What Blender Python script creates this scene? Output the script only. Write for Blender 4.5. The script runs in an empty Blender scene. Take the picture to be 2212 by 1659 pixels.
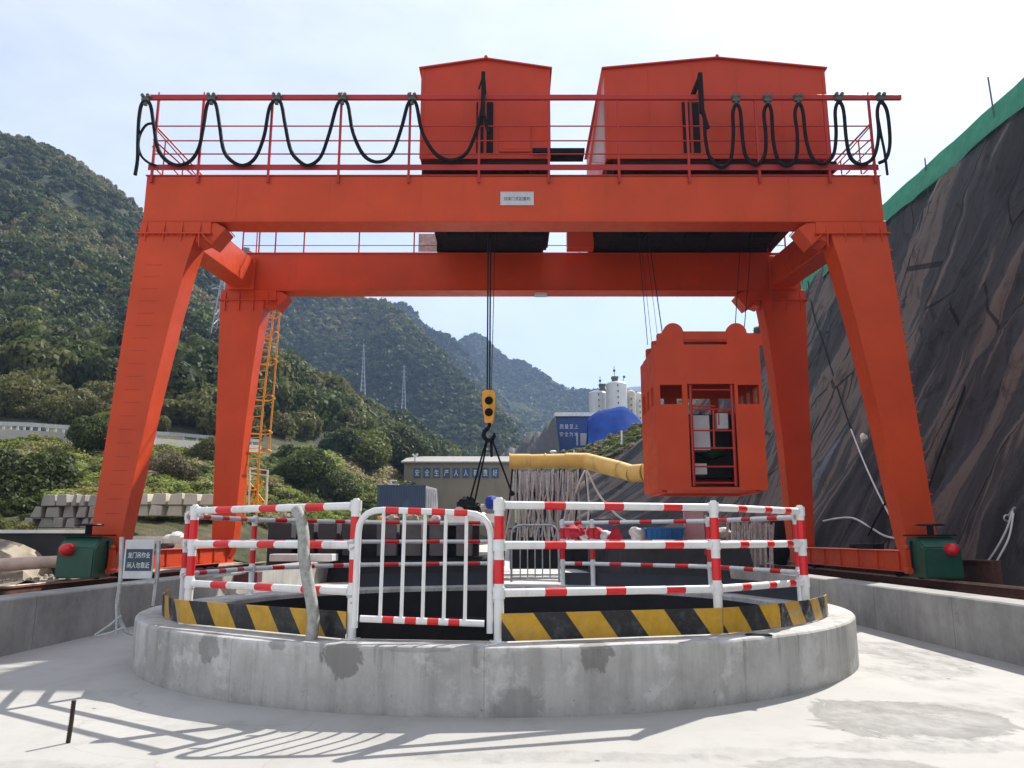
import bpy, bmesh, math, random
import numpy as np
from mathutils import Vector, Matrix
R = math.radians
random.seed(7); RNG = np.random.default_rng(7)
C = bpy.context.scene.collection
scn = bpy.context.scene

# ------------------------------------------------------------------ camera
EYE = 1.5; PITCH = R(11.1); F = 1700.0; CX, CY = 1106.0, 829.5
cam = bpy.data.objects.new('camera', bpy.data.cameras.new('camera'))
C.objects.link(cam); cam.location = (0, 0, EYE)
cam.rotation_euler = (R(90) + PITCH, 0, 0)
cam.data.sensor_width = 36; cam.data.lens = 36 * F / 2212
cam.data.clip_start = .05; cam.data.clip_end = 9000
scn.camera = cam

# ------------------------------------------------------------------ world, sun, exposure
SUN_EL, SUN_AZ = R(45.5), R(36)          # azimuth measured from +Y towards +X
w = bpy.data.worlds.new('World'); scn.world = w; w.use_nodes = True
nt = w.node_tree; nt.nodes.clear()
o_ = nt.nodes.new('ShaderNodeOutputWorld'); bg = nt.nodes.new('ShaderNodeBackground')
sky = nt.nodes.new('ShaderNodeTexSky'); sky.sky_type = 'NISHITA'; sky.sun_disc = False
sky.sun_elevation = SUN_EL; sky.sun_rotation = SUN_AZ
sky.air_density = 1.0; sky.dust_density = 1.6; sky.ozone_density = 2.2; sky.altitude = 300
tc = nt.nodes.new('ShaderNodeTexCoord'); mp = nt.nodes.new('ShaderNodeMapping')
mp.inputs['Scale'].default_value = (1.2, 1.2, 3.2); mp.inputs['Rotation'].default_value = (0.2, 0.35, 0.3)
nz = nt.nodes.new('ShaderNodeTexNoise'); nz.inputs['Scale'].default_value = 1.7
nz.inputs['Detail'].default_value = 8; nz.inputs['Roughness'].default_value = .58
rp = nt.nodes.new('ShaderNodeValToRGB')
rp.color_ramp.elements[0].position = .36; rp.color_ramp.elements[0].color = (.32, .32, .32, 1)
rp.color_ramp.elements[1].position = .78; rp.color_ramp.elements[1].color = (.72, .72, .72, 1)
mx = nt.nodes.new('ShaderNodeMix'); mx.data_type = 'RGBA'
mx.inputs[7].default_value = (12.2, 12.0, 12.0, 1)
nt.links.new(tc.outputs['Generated'], mp.inputs['Vector']); nt.links.new(mp.outputs[0], nz.inputs['Vector'])
nt.links.new(nz.outputs['Fac'], rp.inputs[0]); nt.links.new(rp.outputs[0], mx.inputs[0])
nt.links.new(sky.outputs[0], mx.inputs[6]); nt.links.new(mx.outputs[2], bg.inputs[0])
bg.inputs[1].default_value = .073; nt.links.new(bg.outputs[0], o_.inputs[0])
sun = bpy.data.objects.new('sun', bpy.data.lights.new('sun', 'SUN')); C.objects.link(sun)
sun.data.energy = 5.0; sun.data.angle = R(.5); sun.data.color = (1, .955, .88)
sd = Vector((math.sin(SUN_AZ) * math.cos(SUN_EL), math.cos(SUN_AZ) * math.cos(SUN_EL), math.sin(SUN_EL)))
sun.rotation_euler = sd.to_track_quat('Z', 'Y').to_euler(); sun.location = sd * 60
scn.view_settings.view_transform = 'Standard'; scn.view_settings.look = 'None'
scn.view_settings.exposure = .86; scn.view_settings.gamma = 1; scn.view_settings.use_curve_mapping = False
scn.cycles.max_bounces = 7; scn.cycles.use_denoising = True; scn.cycles.volume_bounces = 0
scn.cycles.transparent_max_bounces = 8

# ------------------------------------------------------------------ geometry helpers
SP, CP = math.sin(PITCH), math.cos(PITCH)
def P(px, py, Y):
    """world point seen at (px, py) of a 2212 px wide picture, at depth Y"""
    x, u = px - CX, CY - py
    t = Y / (F * CP - u * SP)
    return Vector((x * t, Y, EYE + (F * SP + u * CP) * t))
def G(px, py, z):
    """same, on the horizontal plane z"""
    x, u = px - CX, CY - py
    t = (z - EYE) / (F * SP + u * CP)
    return Vector((x * t, (F * CP - u * SP) * t, z))

class MB:
    def __init__(s): s.v, s.f, s.m, s.sm, s.uv = [], [], [], [], {}
    def add(s, vs, fs, mat=0, smooth=False):
        b = len(s.v); s.v += [tuple(v) for v in vs]
        for f in fs: s.f.append(tuple(i + b for i in f)); s.m.append(mat); s.sm.append(smooth)
    def box(s, a, b, mat=0, rot=0, ctr=None):
        x0, y0, z0 = a; x1, y1, z1 = b
        vs = [(x, y, z) for z in (z0, z1) for x, y in ((x0, y0), (x1, y0), (x1, y1), (x0, y1))]
        if rot:
            c = ctr or ((x0 + x1) / 2, (y0 + y1) / 2); ca, sa = math.cos(rot), math.sin(rot)
            vs = [(c[0] + (x - c[0]) * ca - (y - c[1]) * sa, c[1] + (x - c[0]) * sa + (y - c[1]) * ca, z) for x, y, z in vs]
        s.add(vs, [(0, 3, 2, 1), (4, 5, 6, 7), (0, 1, 5, 4), (1, 2, 6, 5), (2, 3, 7, 6), (3, 0, 4, 7)], mat)
    def hexa(s, b4, t4, mat=0):
        """b4, t4: four bottom and four top points, counter-clockwise seen from above"""
        s.add(list(b4) + list(t4), [(0, 3, 2, 1), (4, 5, 6, 7), (0, 1, 5, 4), (1, 2, 6, 5), (2, 3, 7, 6), (3, 0, 4, 7)], mat)
    def beam(s, p, q, w, h, mat=0, up=(0, 0, 1)):
        p, q = Vector(p), Vector(q); d = (q - p).normalized(); u = Vector(up)
        if abs(d.dot(u)) > .98: u = Vector((0, 1, 0))
        sx = d.cross(u).normalized() * (w / 2); sy = sx.cross(d).normalized() * (h / 2)
        vs = [p - sx - sy, p + sx - sy, p + sx + sy, p - sx + sy, q - sx - sy, q + sx - sy, q + sx + sy, q - sx + sy]
        s.add(vs, [(0, 1, 2, 3), (7, 6, 5, 4), (4, 5, 1, 0), (5, 6, 2, 1), (6, 7, 3, 2), (7, 4, 0, 3)], mat)
    def tube(s, pts, r, n=8, mat=0, mats=None, caps=True, closed=False):
        pts = [Vector(p) for p in pts]; m = len(pts)
        rs = r if isinstance(r, (list, tuple)) else [r] * m
        ring = []; prev = None
        for i, p in enumerate(pts):
            if closed: d = pts[(i + 1) % m] - pts[i - 1]
            else: d = pts[min(i + 1, m - 1)] - pts[max(i - 1, 0)]
            d.normalize()
            if prev is None:
                a = Vector((0, 0, 1)) if abs(d.z) < .9 else Vector((1, 0, 0)); u = d.cross(a).normalized()
            else:
                u = prev - d * prev.dot(d)
                if u.length < 1e-5: u = d.orthogonal()
                u.normalize()
            prev = u; v = d.cross(u)
            ring.append([p + (u * math.cos(k * 2 * math.pi / n) + v * math.sin(k * 2 * math.pi / n)) * rs[i] for k in range(n)])
        b = len(s.v)
        for rg in ring: s.v += [tuple(x) for x in rg]
        for i in range(m if closed else m - 1):
            j = (i + 1) % m
            for k in range(n):
                k2 = (k + 1) % n
                s.f.append((b + i * n + k, b + i * n + k2, b + j * n + k2, b + j * n + k)); s.m.append(mats[i] if mats else mat); s.sm.append(True)
        if caps and not closed:
            s.f.append(tuple(b + k for k in range(n))[::-1]); s.m.append(mats[0] if mats else mat); s.sm.append(False)
            s.f.append(tuple(b + (m - 1) * n + k for k in range(n))); s.m.append(mats[-1] if mats else mat); s.sm.append(False)
    def cyl(s, p, q, r, n=16, mat=0, r2=None): s.tube([p, q], [r, r if r2 is None else r2], n, mat)
    def ball(s, c, r, mat=0, n=10, sz=1, jit=0, seed=0):
        rr = random.Random(seed); c = Vector(c); vs = []; k = n // 2
        for i in range(1, k):
            th = math.pi * i / k
            for j in range(n):
                ph = 2 * math.pi * j / n; q = r * (1 + rr.uniform(-jit, jit))
                vs.append(c + Vector((q * math.sin(th) * math.cos(ph), q * math.sin(th) * math.sin(ph), q * sz * math.cos(th))))
        top, bot = len(vs), len(vs) + 1; vs += [c + Vector((0, 0, r * sz)), c - Vector((0, 0, r * sz))]
        fs = []
        for i in range(k - 2):
            for j in range(n): fs.append((i * n + j, (i + 1) * n + j, (i + 1) * n + (j + 1) % n, i * n + (j + 1) % n))
        for j in range(n): fs.append((top, j, (j + 1) % n)); fs.append((bot, (k - 2) * n + (j + 1) % n, (k - 2) * n + j))
        s.add(vs, fs, mat, True)
    def prism(s, poly, y0, y1, mat=0, axis='y'):
        """poly: list of (a, b); extruded along axis"""
        def mk(a, b, t): return (a, t, b) if axis == 'y' else ((t, a, b) if axis == 'x' else (a, b, t))
        n = len(poly); vs = [mk(a, b, y0) for a, b in poly] + [mk(a, b, y1) for a, b in poly]
        s.add(vs, [tuple(range(n)), tuple(range(2 * n - 1, n - 1, -1))] + [(i, i + n, (i + 1) % n + n, (i + 1) % n) for i in range(n)], mat)
    def build(s, name, mats, parent=None, loc=None, bevel=0, fix=True, bseg=1):
        me = bpy.data.meshes.new(name)
        off = Vector((0, 0, 0))
        if parent is not None: off = world_loc(parent)
        elif loc is not None: off = Vector(loc)
        me.from_pydata([(v[0] - off[0], v[1] - off[1], v[2] - off[2]) for v in s.v], [], s.f)
        for mm in (mats if isinstance(mats, (list, tuple)) else [mats]): me.materials.append(M[mm] if isinstance(mm, str) else mm)
        me.polygons.foreach_set('material_index', s.m); me.polygons.foreach_set('use_smooth', s.sm)
        if s.uv:
            uvl = me.uv_layers.new(name='UVMap')
            for p in me.polygons:
                for li in p.loop_indices: uvl.data[li].uv = s.uv.get(me.loops[li].vertex_index, (0, 0))
        if fix:
            b = bmesh.new(); b.from_mesh(me); bmesh.ops.recalc_face_normals(b, faces=b.faces)
            if bevel:
                es = [e for e in b.edges if len(e.link_faces) == 2 and e.calc_face_angle(0) > .5 and e.calc_length() > bevel * 2.2]
                bmesh.ops.bevel(b, geom=es, offset=bevel, segments=bseg, affect='EDGES', clamp_overlap=True)
            b.to_mesh(me); b.free()
        if any(s.sm): me.set_sharp_from_angle(angle=R(38))
        me.update()
        o = bpy.data.objects.new(name, me); C.objects.link(o)
        if parent is not None: o.parent = parent
        elif loc is not None: o.location = loc
        return o
def world_loc(o):
    v = Vector(o.location)
    while o.parent: o = o.parent; v += Vector(o.location)
    return v
def tag(o, label, cat, group=None):
    o['label'] = label; o['category'] = cat
    if group: o['group'] = group
    return o
def kind(o, k): o['kind'] = k; return o
def thing(name, label, cat, loc=(0, 0, 0), group=None):
    o = bpy.data.objects.new(name, None); o.empty_display_size = .2; C.objects.link(o); o.location = loc
    return tag(o, label, cat, group)
def relocate(o, loc):
    """move a mesh object's origin to loc without moving its shape"""
    d = Vector(loc) - Vector(o.location); o.data.transform(Matrix.Translation(-d)); o.location = loc; return o
def text(name, body, mat, parent, ctr, h, face=(0, -1, 0), thick=.004, width=None, space=1.0):
    """flat lettering standing upright at ctr, facing -Y"""
    cu = bpy.data.curves.new(name, 'FONT'); cu.body = body; cu.align_x = 'CENTER'; cu.align_y = 'CENTER'
    cu.size = 1; cu.extrude = .005; cu.space_character = space; cu.resolution_u = 3
    o = bpy.data.objects.new(name, cu); C.objects.link(o)
    dg = bpy.context.evaluated_depsgraph_get(); dg.update()
    me = bpy.data.meshes.new_from_object(o.evaluated_get(dg)); bpy.data.objects.remove(o); bpy.data.curves.remove(cu)
    me.name = name; me.materials.clear(); me.materials.append(M[mat])
    xs = [v.co.x for v in me.vertices]; ys = [v.co.y for v in me.vertices]
    if not xs: xs, ys = [0, 1], [0, 1]
    cxm, cym = (max(xs) + min(xs)) / 2, (max(ys) + min(ys)) / 2
    k = h / max(1e-4, max(ys) - min(ys)); kx = (width / (max(xs) - min(xs))) if width else k
    n = Vector(face).normalized(); rx = Vector((0, 0, 1)).cross(n).normalized()
    base = world_loc(parent) if parent is not None else Vector((0, 0, 0))
    for v in me.vertices:
        x, y, z = (v.co.x - cxm) * kx, (v.co.y - cym) * k, v.co.z * thick / .005
        v.co = Vector(ctr) - base + rx * x + Vector((0, 0, 1)) * y + n * z
    ob = bpy.data.objects.new(name, me); C.objects.link(ob); ob.parent = parent
    return ob

# ------------------------------------------------------------------ materials
M = {}
class NT:
    def __init__(s, name):
        s.m = bpy.data.materials.new(name); s.m.use_nodes = True; s.t = s.m.node_tree
        s.b = s.t.nodes['Principled BSDF']; s.out = s.t.nodes['Material Output']; M[name] = s.m
    def n(s, kind, **kw):
        nd = s.t.nodes.new('ShaderNode' + kind)
        for k, v in kw.items(): setattr(nd, k, v)
        return nd
    def l(s, a, b): s.t.links.new(a, b)
    def coord(s, scale=(1, 1, 1), rot=(0, 0, 0), loc=(0, 0, 0), world=True):
        if world: g = s.n('NewGeometry').outputs['Position']
        else: g = s.n('TexCoord').outputs['Object']
        mp = s.n('Mapping'); s.l(g, mp.inputs[0]); mp.inputs['Scale'].default_value = scale
        mp.inputs['Rotation'].default_value = rot; mp.inputs['Location'].default_value = loc
        return mp.outputs[0]
    def noise(s, sc, det=5, rough=.55, vec=None, dist=0):
        nd = s.n('TexNoise'); nd.inputs['Scale'].default_value = sc; nd.inputs['Detail'].default_value = det
        nd.inputs['Roughness'].default_value = rough; nd.inputs['Distortion'].default_value = dist
        s.l(vec if vec is not None else s.coord(), nd.inputs['Vector']); return nd.outputs['Fac']
    def ramp(s, fac, stops, interp='LINEAR'):
        nd = s.n('ValToRGB'); cr = nd.color_ramp; cr.interpolation = interp
        while len(cr.elements) < len(stops): cr.elements.new(.5)
        for e, (p, c) in zip(cr.elements, stops):
            e.position = p; e.color = (*c, 1) if len(c) == 3 else c
        s.l(fac, nd.inputs[0]); return nd.outputs[0]
    def gray(s, fac, a, b, va=0, vb=1): return s.ramp(fac, [(a, (va,) * 3), (b, (vb,) * 3)])
    def mix(s, fac, a, b, mode='MIX'):
        nd = s.n('Mix', data_type='RGBA', blend_type=mode)
        for sock, v in ((nd.inputs[0], fac), (nd.inputs[6], a), (nd.inputs[7], b)):
            if isinstance(v, (int, float)): sock.default_value = v
            elif isinstance(v, tuple): sock.default_value = (*v, 1)
            else: s.l(v, sock)
        return nd.outputs[2]
    def math(s, op, a, b=None, c=None):
        nd = s.n('Math', operation=op)
        for i, v in enumerate((a, b, c)):
            if v is None: continue
            if isinstance(v, (int, float)): nd.inputs[i].default_value = v
            else: s.l(v, nd.inputs[i])
        return nd.outputs[0]
    def bump(s, h, strength=.3, dist=.02):
        nd = s.n('Bump'); nd.inputs['Strength'].default_value = strength; nd.inputs['Distance'].default_value = dist
        s.l(h, nd.inputs['Height']); s.l(nd.outputs[0], s.b.inputs['Normal'])
    def col(s, c):
        if isinstance(c, tuple): s.b.inputs['Base Color'].default_value = (*c, 1)
        else: s.l(c, s.b.inputs['Base Color'])
    def rough(s, v):
        if isinstance(v, (int, float)): s.b.inputs['Roughness'].default_value = v
        else: s.l(v, s.b.inputs['Roughness'])
def simple(name, c, rough=.55, metal=0, var=.12, sc=3.0, bump=0, dirt=None, spec=None):
    m = NT(name); f = m.noise(sc, 6, .6)
    a = tuple(max(0, x * (1 - var)) for x in c); b = tuple(min(1, x * (1 + var)) for x in c)
    col = m.ramp(f, [(.3, a), (.7, b)])
    if dirt:
        d = m.gray(m.noise(sc * .7, 8, .65, m.coord((1, 1, .35), loc=(5, 3, 1))), .55, .75)
        col = m.mix(m.math('MULTIPLY', d, dirt[1]), col, dirt[0])
    m.col(col); m.b.inputs['Metallic'].default_value = metal
    m.rough(m.ramp(m.noise(sc * 2, 4), [(.3, (max(.05, rough - .1),) * 3), (.7, (min(1, rough + .1),) * 3)]))
    if spec is not None: m.b.inputs['Specular IOR Level'].default_value = spec
    if bump: m.bump(m.noise(sc * 6, 5), bump, .01)
    return m
RED = (.57, .056, .008)
def paint_red(name, c, dirtk=.5):
    m = NT(name)
    big = m.noise(.9, 4, .5); fine = m.noise(14, 5, .6)
    col = m.ramp(big, [(.3, tuple(x * .88 for x in c)), (.7, tuple(min(1, x * 1.08) for x in c))])
    st = m.gray(m.noise(3.2, 7, .65, m.coord((1.6, 1.6, .22))), .56, .78)
    col = m.mix(m.math('MULTIPLY', st, .35 * dirtk), col, (.22, .05, .03))
    ch = m.gray(fine, .70, .74); col = m.mix(m.math('MULTIPLY', ch, .5 * dirtk), col, (.13, .05, .035))
    m.col(col); m.rough(m.ramp(m.noise(5, 4), [(.3, (.32,) * 3), (.7, (.5,) * 3)]))
    m.bump(m.math('ADD', m.noise(1.6, 3), m.math('MULTIPLY', m.noise(40, 3), .04)), .22, .03); m.b.inputs['Specular IOR Level'].default_value = .32; return m
paint_red('crane_red', RED, .8); paint_red('house_red', (.50, .040, .009), .5); paint_red('cage_red', (.57, .054, .009), .7)
paint_red('rail_red', (.42, .026, .018), .3)
simple('black_metal', (.006, .006, .006), .75, 0, spec=.2); simple('black_rubber', (.007, .007, .0075), .8, spec=.2)
simple('rope_steel', (.03, .03, .032), .5, .6); simple('yellow_paint', (.72, .33, .02), .45, dirt=((.06, .04, .02), .5))
simple('hook_yellow', (.80, .36, .015), .4, dirt=((.05, .03, .02), .5), sc=6); simple('green_paint', (.006, .07, .04), .4, sc=5, dirt=((.02, .02, .015), .5))
simple('buffer_red', (.65, .012, .02), .35); simple('galv', (.42, .44, .46), .45, .35, var=.25, sc=14, dirt=((.16, .15, .14), .6))
simple('weathered_pole', (.33, .34, .31), .7, 0, var=.3, sc=20, bump=.5, dirt=((.10, .09, .07), .7))
simple('rail_white', (.74, .75, .75), .4, 0, var=.06, sc=9, dirt=((.35, .33, .30), .45)); simple('band_red', (.66, .012, .018), .38, var=.1, sc=9)
simple('white_paint', (.78, .78, .76), .5, dirt=((.4, .38, .34), .4)); simple('sign_board', (.50, .53, .56), .4, sc=6, dirt=((.25, .25, .24), .4))
simple('sign_blue', (.015, .04, .075), .4, sc=6); simple('plate_grey', (.52, .54, .58), .4); simple('ink', (.03, .03, .035), .6)
simple('letter_white', (.72, .74, .76), .6); simple('rust_rail', (.10, .038, .024), .75, .2, var=.4, sc=9, bump=.3)
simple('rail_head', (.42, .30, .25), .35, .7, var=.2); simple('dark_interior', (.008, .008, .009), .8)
simple('green_tarp', (.012, .05, .02), .7); simple('grey_box', (.50, .51, .53), .6); simple('container_blue', (.045, .085, .16), .55, sc=2, dirt=((.30, .34, .38), .55))
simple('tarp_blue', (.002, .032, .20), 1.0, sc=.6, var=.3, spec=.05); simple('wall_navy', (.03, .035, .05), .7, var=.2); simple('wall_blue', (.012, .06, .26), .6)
simple('silo', (.58, .59, .60), .5, var=.08, sc=.4, dirt=((.3, .3, .32), .5)); simple('duct_yellow', (.72, .50, .13), .55, sc=1.6, dirt=((.18, .11, .04), .75))
simple('beige_wall', (.27, .235, .175), .8, sc=.8, dirt=((.14, .12, .09), .6)); simple('board_blue', (.01, .07, .17), .5)
simple('cloth_red', (.45, .01, .03), .8, var=.35, sc=6, bump=.6); simple('cloth_blue', (.012, .03, .30), .8, var=.4, sc=6, bump=.6)
simple('bin_blue', (.01, .16, .45), .4, var=.2); simple('pale_bag', (.55, .58, .58), .8, var=.3, sc=8, bump=.5); simple('pink_board', (.50, .40, .43), .7)
simple('pylon', (.34, .36, .39), .5, .3); simple('hose_grey', (.42, .40, .38), .6, var=.35, sc=7); simple('hose_white', (.62, .62, .60), .5)
simple('pipe_pink', (.50, .36, .30), .6, var=.2, sc=4, dirt=((.25, .17, .12), .6)); simple('bark', (.07, .05, .035), .9, sc=10, bump=.6)
simple('maroon', (.10, .02, .025), .7); simple('lens_orange', (.8, .25, .02), .4)
simple('rebar', (.05, .035, .028), .8, .3, sc=30, bump=.8); simple('mesh_post', (.08, .09, .08), .7)
simple('crate_white', (.70, .70, .68), .6); simple('mud', (.16, .12, .085), .95, var=.4, sc=2, bump=.8)
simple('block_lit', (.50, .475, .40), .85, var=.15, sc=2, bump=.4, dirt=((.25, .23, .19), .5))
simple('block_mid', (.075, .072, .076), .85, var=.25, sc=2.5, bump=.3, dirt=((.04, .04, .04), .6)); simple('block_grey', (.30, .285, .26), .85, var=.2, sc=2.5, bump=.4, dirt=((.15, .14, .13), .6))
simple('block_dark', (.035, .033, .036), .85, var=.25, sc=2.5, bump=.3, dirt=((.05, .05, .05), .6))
simple('road_wall', (.34, .33, .30), .9, var=.2, sc=.5, bump=.3, dirt=((.15, .15, .12), .6))
simple('black_liner', (.007, .0075, .009), .8, var=.3, sc=1.2, bump=.2)
simple('rock_rubble', (.30, .26, .20), .95, var=.4, sc=3, bump=.8); simple('handwheel', (.02, .02, .02), .4, .5)
simple('skin_orange', (.6, .2, .05), .5)

# concrete of the slab: bright, trowel marks, damp blotches, one painted shadow patch, pin holes
m = NT('slab_concrete')
v = m.coord(); big = m.noise(.35, 6, .55, v); med = m.noise(2.3, 9, .66, v); fin = m.noise(38, 6, .7, v)
col = m.ramp(big, [(.3, (.345, .338, .318)), (.7, (.435, .425, .402))])
col = m.mix(m.math('MULTIPLY', m.gray(med, .5, .66), .45), col, (.33, .315, .285))
col = m.mix(m.math('MULTIPLY', m.gray(m.noise(13, 9, .75, m.coord((1, .55, 1), (0, 0, .4))), .60, .70), .45), col, (.25, .235, .21))
col = m.mix(m.math('MULTIPLY', m.gray(m.noise(1.1, 9, .72, m.coord((1, .35, 1), (0, 0, .5))), .55, .68), .5), col, (.30, .29, .275))
def blob(m, ctr, rad, k, wob=1.0, sc=3.4, soft=.30):
    vm = m.n('VectorMath', operation='SUBTRACT'); m.l(m.n('NewGeometry').outputs['Position'], vm.inputs[0]); vm.inputs[1].default_value = ctr
    sc_ = m.n('VectorMath', operation='MULTIPLY'); m.l(vm.outputs[0], sc_.inputs[0]); sc_.inputs[1].default_value = tuple(1 / r for r in rad)
    ln = m.n('VectorMath', operation='LENGTH'); m.l(sc_.outputs[0], ln.inputs[0])
    d = m.math('ADD', ln.outputs['Value'], m.math('MULTIPLY', m.math('SUBTRACT', m.noise(sc, 9, .70, dist=.6), .5), wob * 2))
    return m.math('MULTIPLY', m.gray(d, 1 - soft, 1, 1, 0), k)
def rim(m, ctr, rad, k, sc=2.0):
    """dried puddle: a thin dark tide mark"""
    a = blob(m, ctr, rad, 1, .7, sc, .10); b = blob(m, ctr, tuple(r * .93 for r in rad), 1, .7, sc, .45)
    return m.math('MULTIPLY', m.math('SUBTRACT', a, m.math('MULTIPLY', b, .75)), k)
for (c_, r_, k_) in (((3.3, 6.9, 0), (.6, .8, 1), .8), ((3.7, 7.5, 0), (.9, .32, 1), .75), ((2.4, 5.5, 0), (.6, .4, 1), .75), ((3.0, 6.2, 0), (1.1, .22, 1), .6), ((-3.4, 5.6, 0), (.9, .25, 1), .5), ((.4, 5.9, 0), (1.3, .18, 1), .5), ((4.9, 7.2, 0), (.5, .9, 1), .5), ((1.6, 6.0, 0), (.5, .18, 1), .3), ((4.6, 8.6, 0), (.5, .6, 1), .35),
                     ((-4.3, 8.0, 0), (.8, .35, 1), .3), ((-2.4, 6.75, 0), (.7, .22, 1), .3), ((5.15, 10.9, 0), (.75, 1.5, 1), .9), ((4.6, 9.4, 0), (.8, .5, 1), .6)):  # strongest blob paints a cast shadow on the floor beside the right wall
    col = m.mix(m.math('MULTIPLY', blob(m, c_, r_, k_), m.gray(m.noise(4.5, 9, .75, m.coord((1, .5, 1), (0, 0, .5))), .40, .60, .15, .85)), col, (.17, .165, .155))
for (c_, r_, k_) in (((3.35, 7.1, 0), (.85, .75, 1), .75), ((2.2, 5.5, 0), (.7, .4, 1), .5)): col = m.mix(rim(m, c_, r_, k_), col, (.15, .145, .135))
vor = m.n('TexVoronoi'); vor.inputs['Scale'].default_value = 1.9; m.l(v, vor.inputs['Vector'])
pin = m.math('MULTIPLY', m.math('LESS_THAN', vor.outputs['Distance'], .040), m.math('GREATER_THAN', m.noise(.8, 2), .44))
col = m.mix(m.math('MULTIPLY', pin, .85), col, (.04, .035, .03))
vo2 = m.n('TexVoronoi', feature='DISTANCE_TO_EDGE'); vo2.inputs['Scale'].default_value = .22
wv = m.n('VectorMath', operation='ADD'); wn = m.n('TexNoise'); wn.inputs['Scale'].default_value = .9; wn.inputs['Detail'].default_value = 6
m.l(v, wn.inputs['Vector']); m.l(v, wv.inputs[0]); m.l(wn.outputs['Color'], wv.inputs[1]); m.l(wv.outputs[0], vo2.inputs['Vector'])
col = m.mix(m.math('MULTIPLY', m.math('LESS_THAN', vo2.outputs['Distance'], .0018), .22), col, (.2, .19, .18))
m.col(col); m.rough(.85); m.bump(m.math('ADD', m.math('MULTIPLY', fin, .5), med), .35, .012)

# concrete of the shaft ring: weather streaks, damp stains, scars
m = NT('ring_concrete')
v = m.coord(); col = m.ramp(m.noise(1.3, 9, .68, v), [(.32, (.31, .305, .29)), (.5, (.44, .435, .42)), (.68, (.54, .535, .52))])
strk = m.gray(m.noise(5, 8, .65, m.coord((1, 1, .10))), .48, .66); col = m.mix(m.math('MULTIPLY', strk, .5), col, (.24, .235, .22))
hz = m.n('SeparateXYZ'); m.l(m.n('NewGeometry').outputs['Position'], hz.inputs[0]); dr = m.gray(m.noise(7, 7, .7, m.coord((1, 1, .05), loc=(2, 0, 0))), .56, .62)
col = m.mix(m.math('MULTIPLY', m.math('MULTIPLY', dr, m.gray(hz.outputs[2], .25, .6)), .55), col, (.17, .165, .15))
pale = m.gray(m.noise(1.9, 8, .68, m.coord(loc=(3, 1, 0))), .55, .62); col = m.mix(m.math('MULTIPLY', pale, .6), col, (.60, .60, .595))
gz = m.n('SeparateXYZ'); m.l(m.n('NewGeometry').outputs['Position'], gz.inputs[0])
low = m.math('MULTIPLY', m.gray(m.math('ADD', gz.outputs[2], m.math('MULTIPLY', m.noise(6, 7, .7), .35)), .17, .30, 1, 0), .5)
col = m.mix(low, col, (.22, .21, .195))
spk = m.math('MULTIPLY', m.gray(m.noise(17, 7, .75), .62, .66), m.gray(m.math('ADD', gz.outputs[2], m.math('MULTIPLY', m.noise(1.5, 2), .25)), .3, .42, 1, 0))
col = m.mix(m.math('MULTIPLY', spk, .75), col, (.08, .075, .07))
for (c_, r_, k_, s_) in (((-1.46, 6.98, .50), (.19, .4, .19), .8, 7), ((.72, 6.96, .54), (.15, .4, .17), .75, 9), ((-2.85, 7.75, .50), (.13, .4, .17), .6, 8),
                     ((-2.1, 7.25, .57), (.10, .4, .05), .5, 4), ((-.8, 6.9, .58), (.3, .4, .03), .4, 5), ((.05, 6.9, .14), (.22, .4, .16), .4, 9)):
    col = m.mix(blob(m, c_, r_, k_, .95, s_, .15), col, (.17, .165, .155))
aj = m.n('SeparateXYZ'); m.l(m.n('NewGeometry').outputs['Position'], aj.inputs[0])
an = m.math('ARCTAN2', m.math('SUBTRACT', aj.outputs[1], 11.6), m.math('ADD', aj.outputs[0], .2)); fj = m.math('FRACT', m.math('MULTIPLY', an, 1.9))
col = m.mix(m.math('MULTIPLY', m.math('LESS_THAN', fj, .004), .35), col, (.16, .155, .145))
m.col(col); m.rough(.88); m.bump(m.math('ADD', m.noise(9, 8, .7), m.math('MULTIPLY', m.noise(60, 4), .3)), .55, .015)

m = NT('wall_concrete')
col = m.ramp(m.noise(1.1, 8, .68), [(.32, (.20, .196, .185)), (.5, (.30, .293, .275)), (.68, (.40, .39, .365))])
strk = m.gray(m.noise(4, 8, .7, m.coord((1, 1, .08))), .5, .72); col = m.mix(m.math('MULTIPLY', strk, .5), col, (.22, .215, .20))
col = m.mix(m.math('MULTIPLY', m.gray(m.noise(1.4, 8, .7, m.coord(loc=(9, 2, 4))), .60, .68), .5), col, (.20, .195, .18))
jt = m.n('SeparateXYZ'); m.l(m.n('NewGeometry').outputs['Position'], jt.inputs[0])
fr = m.math('FRACT', m.math('DIVIDE', m.math('ADD', jt.outputs[1], .7), 2.4))
col = m.mix(m.math('MULTIPLY', m.math('LESS_THAN', fr, .006), .7), col, (.1, .1, .095))
vor = m.n('TexVoronoi'); vor.inputs['Scale'].default_value = 1.3; m.l(m.coord(), vor.inputs['Vector'])
col = m.mix(m.math('LESS_THAN', vor.outputs['Distance'], .045), col, (.05, .045, .04))
m.col(col); m.rough(.9); m.bump(m.noise(12, 8, .7), .4, .012)

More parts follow.
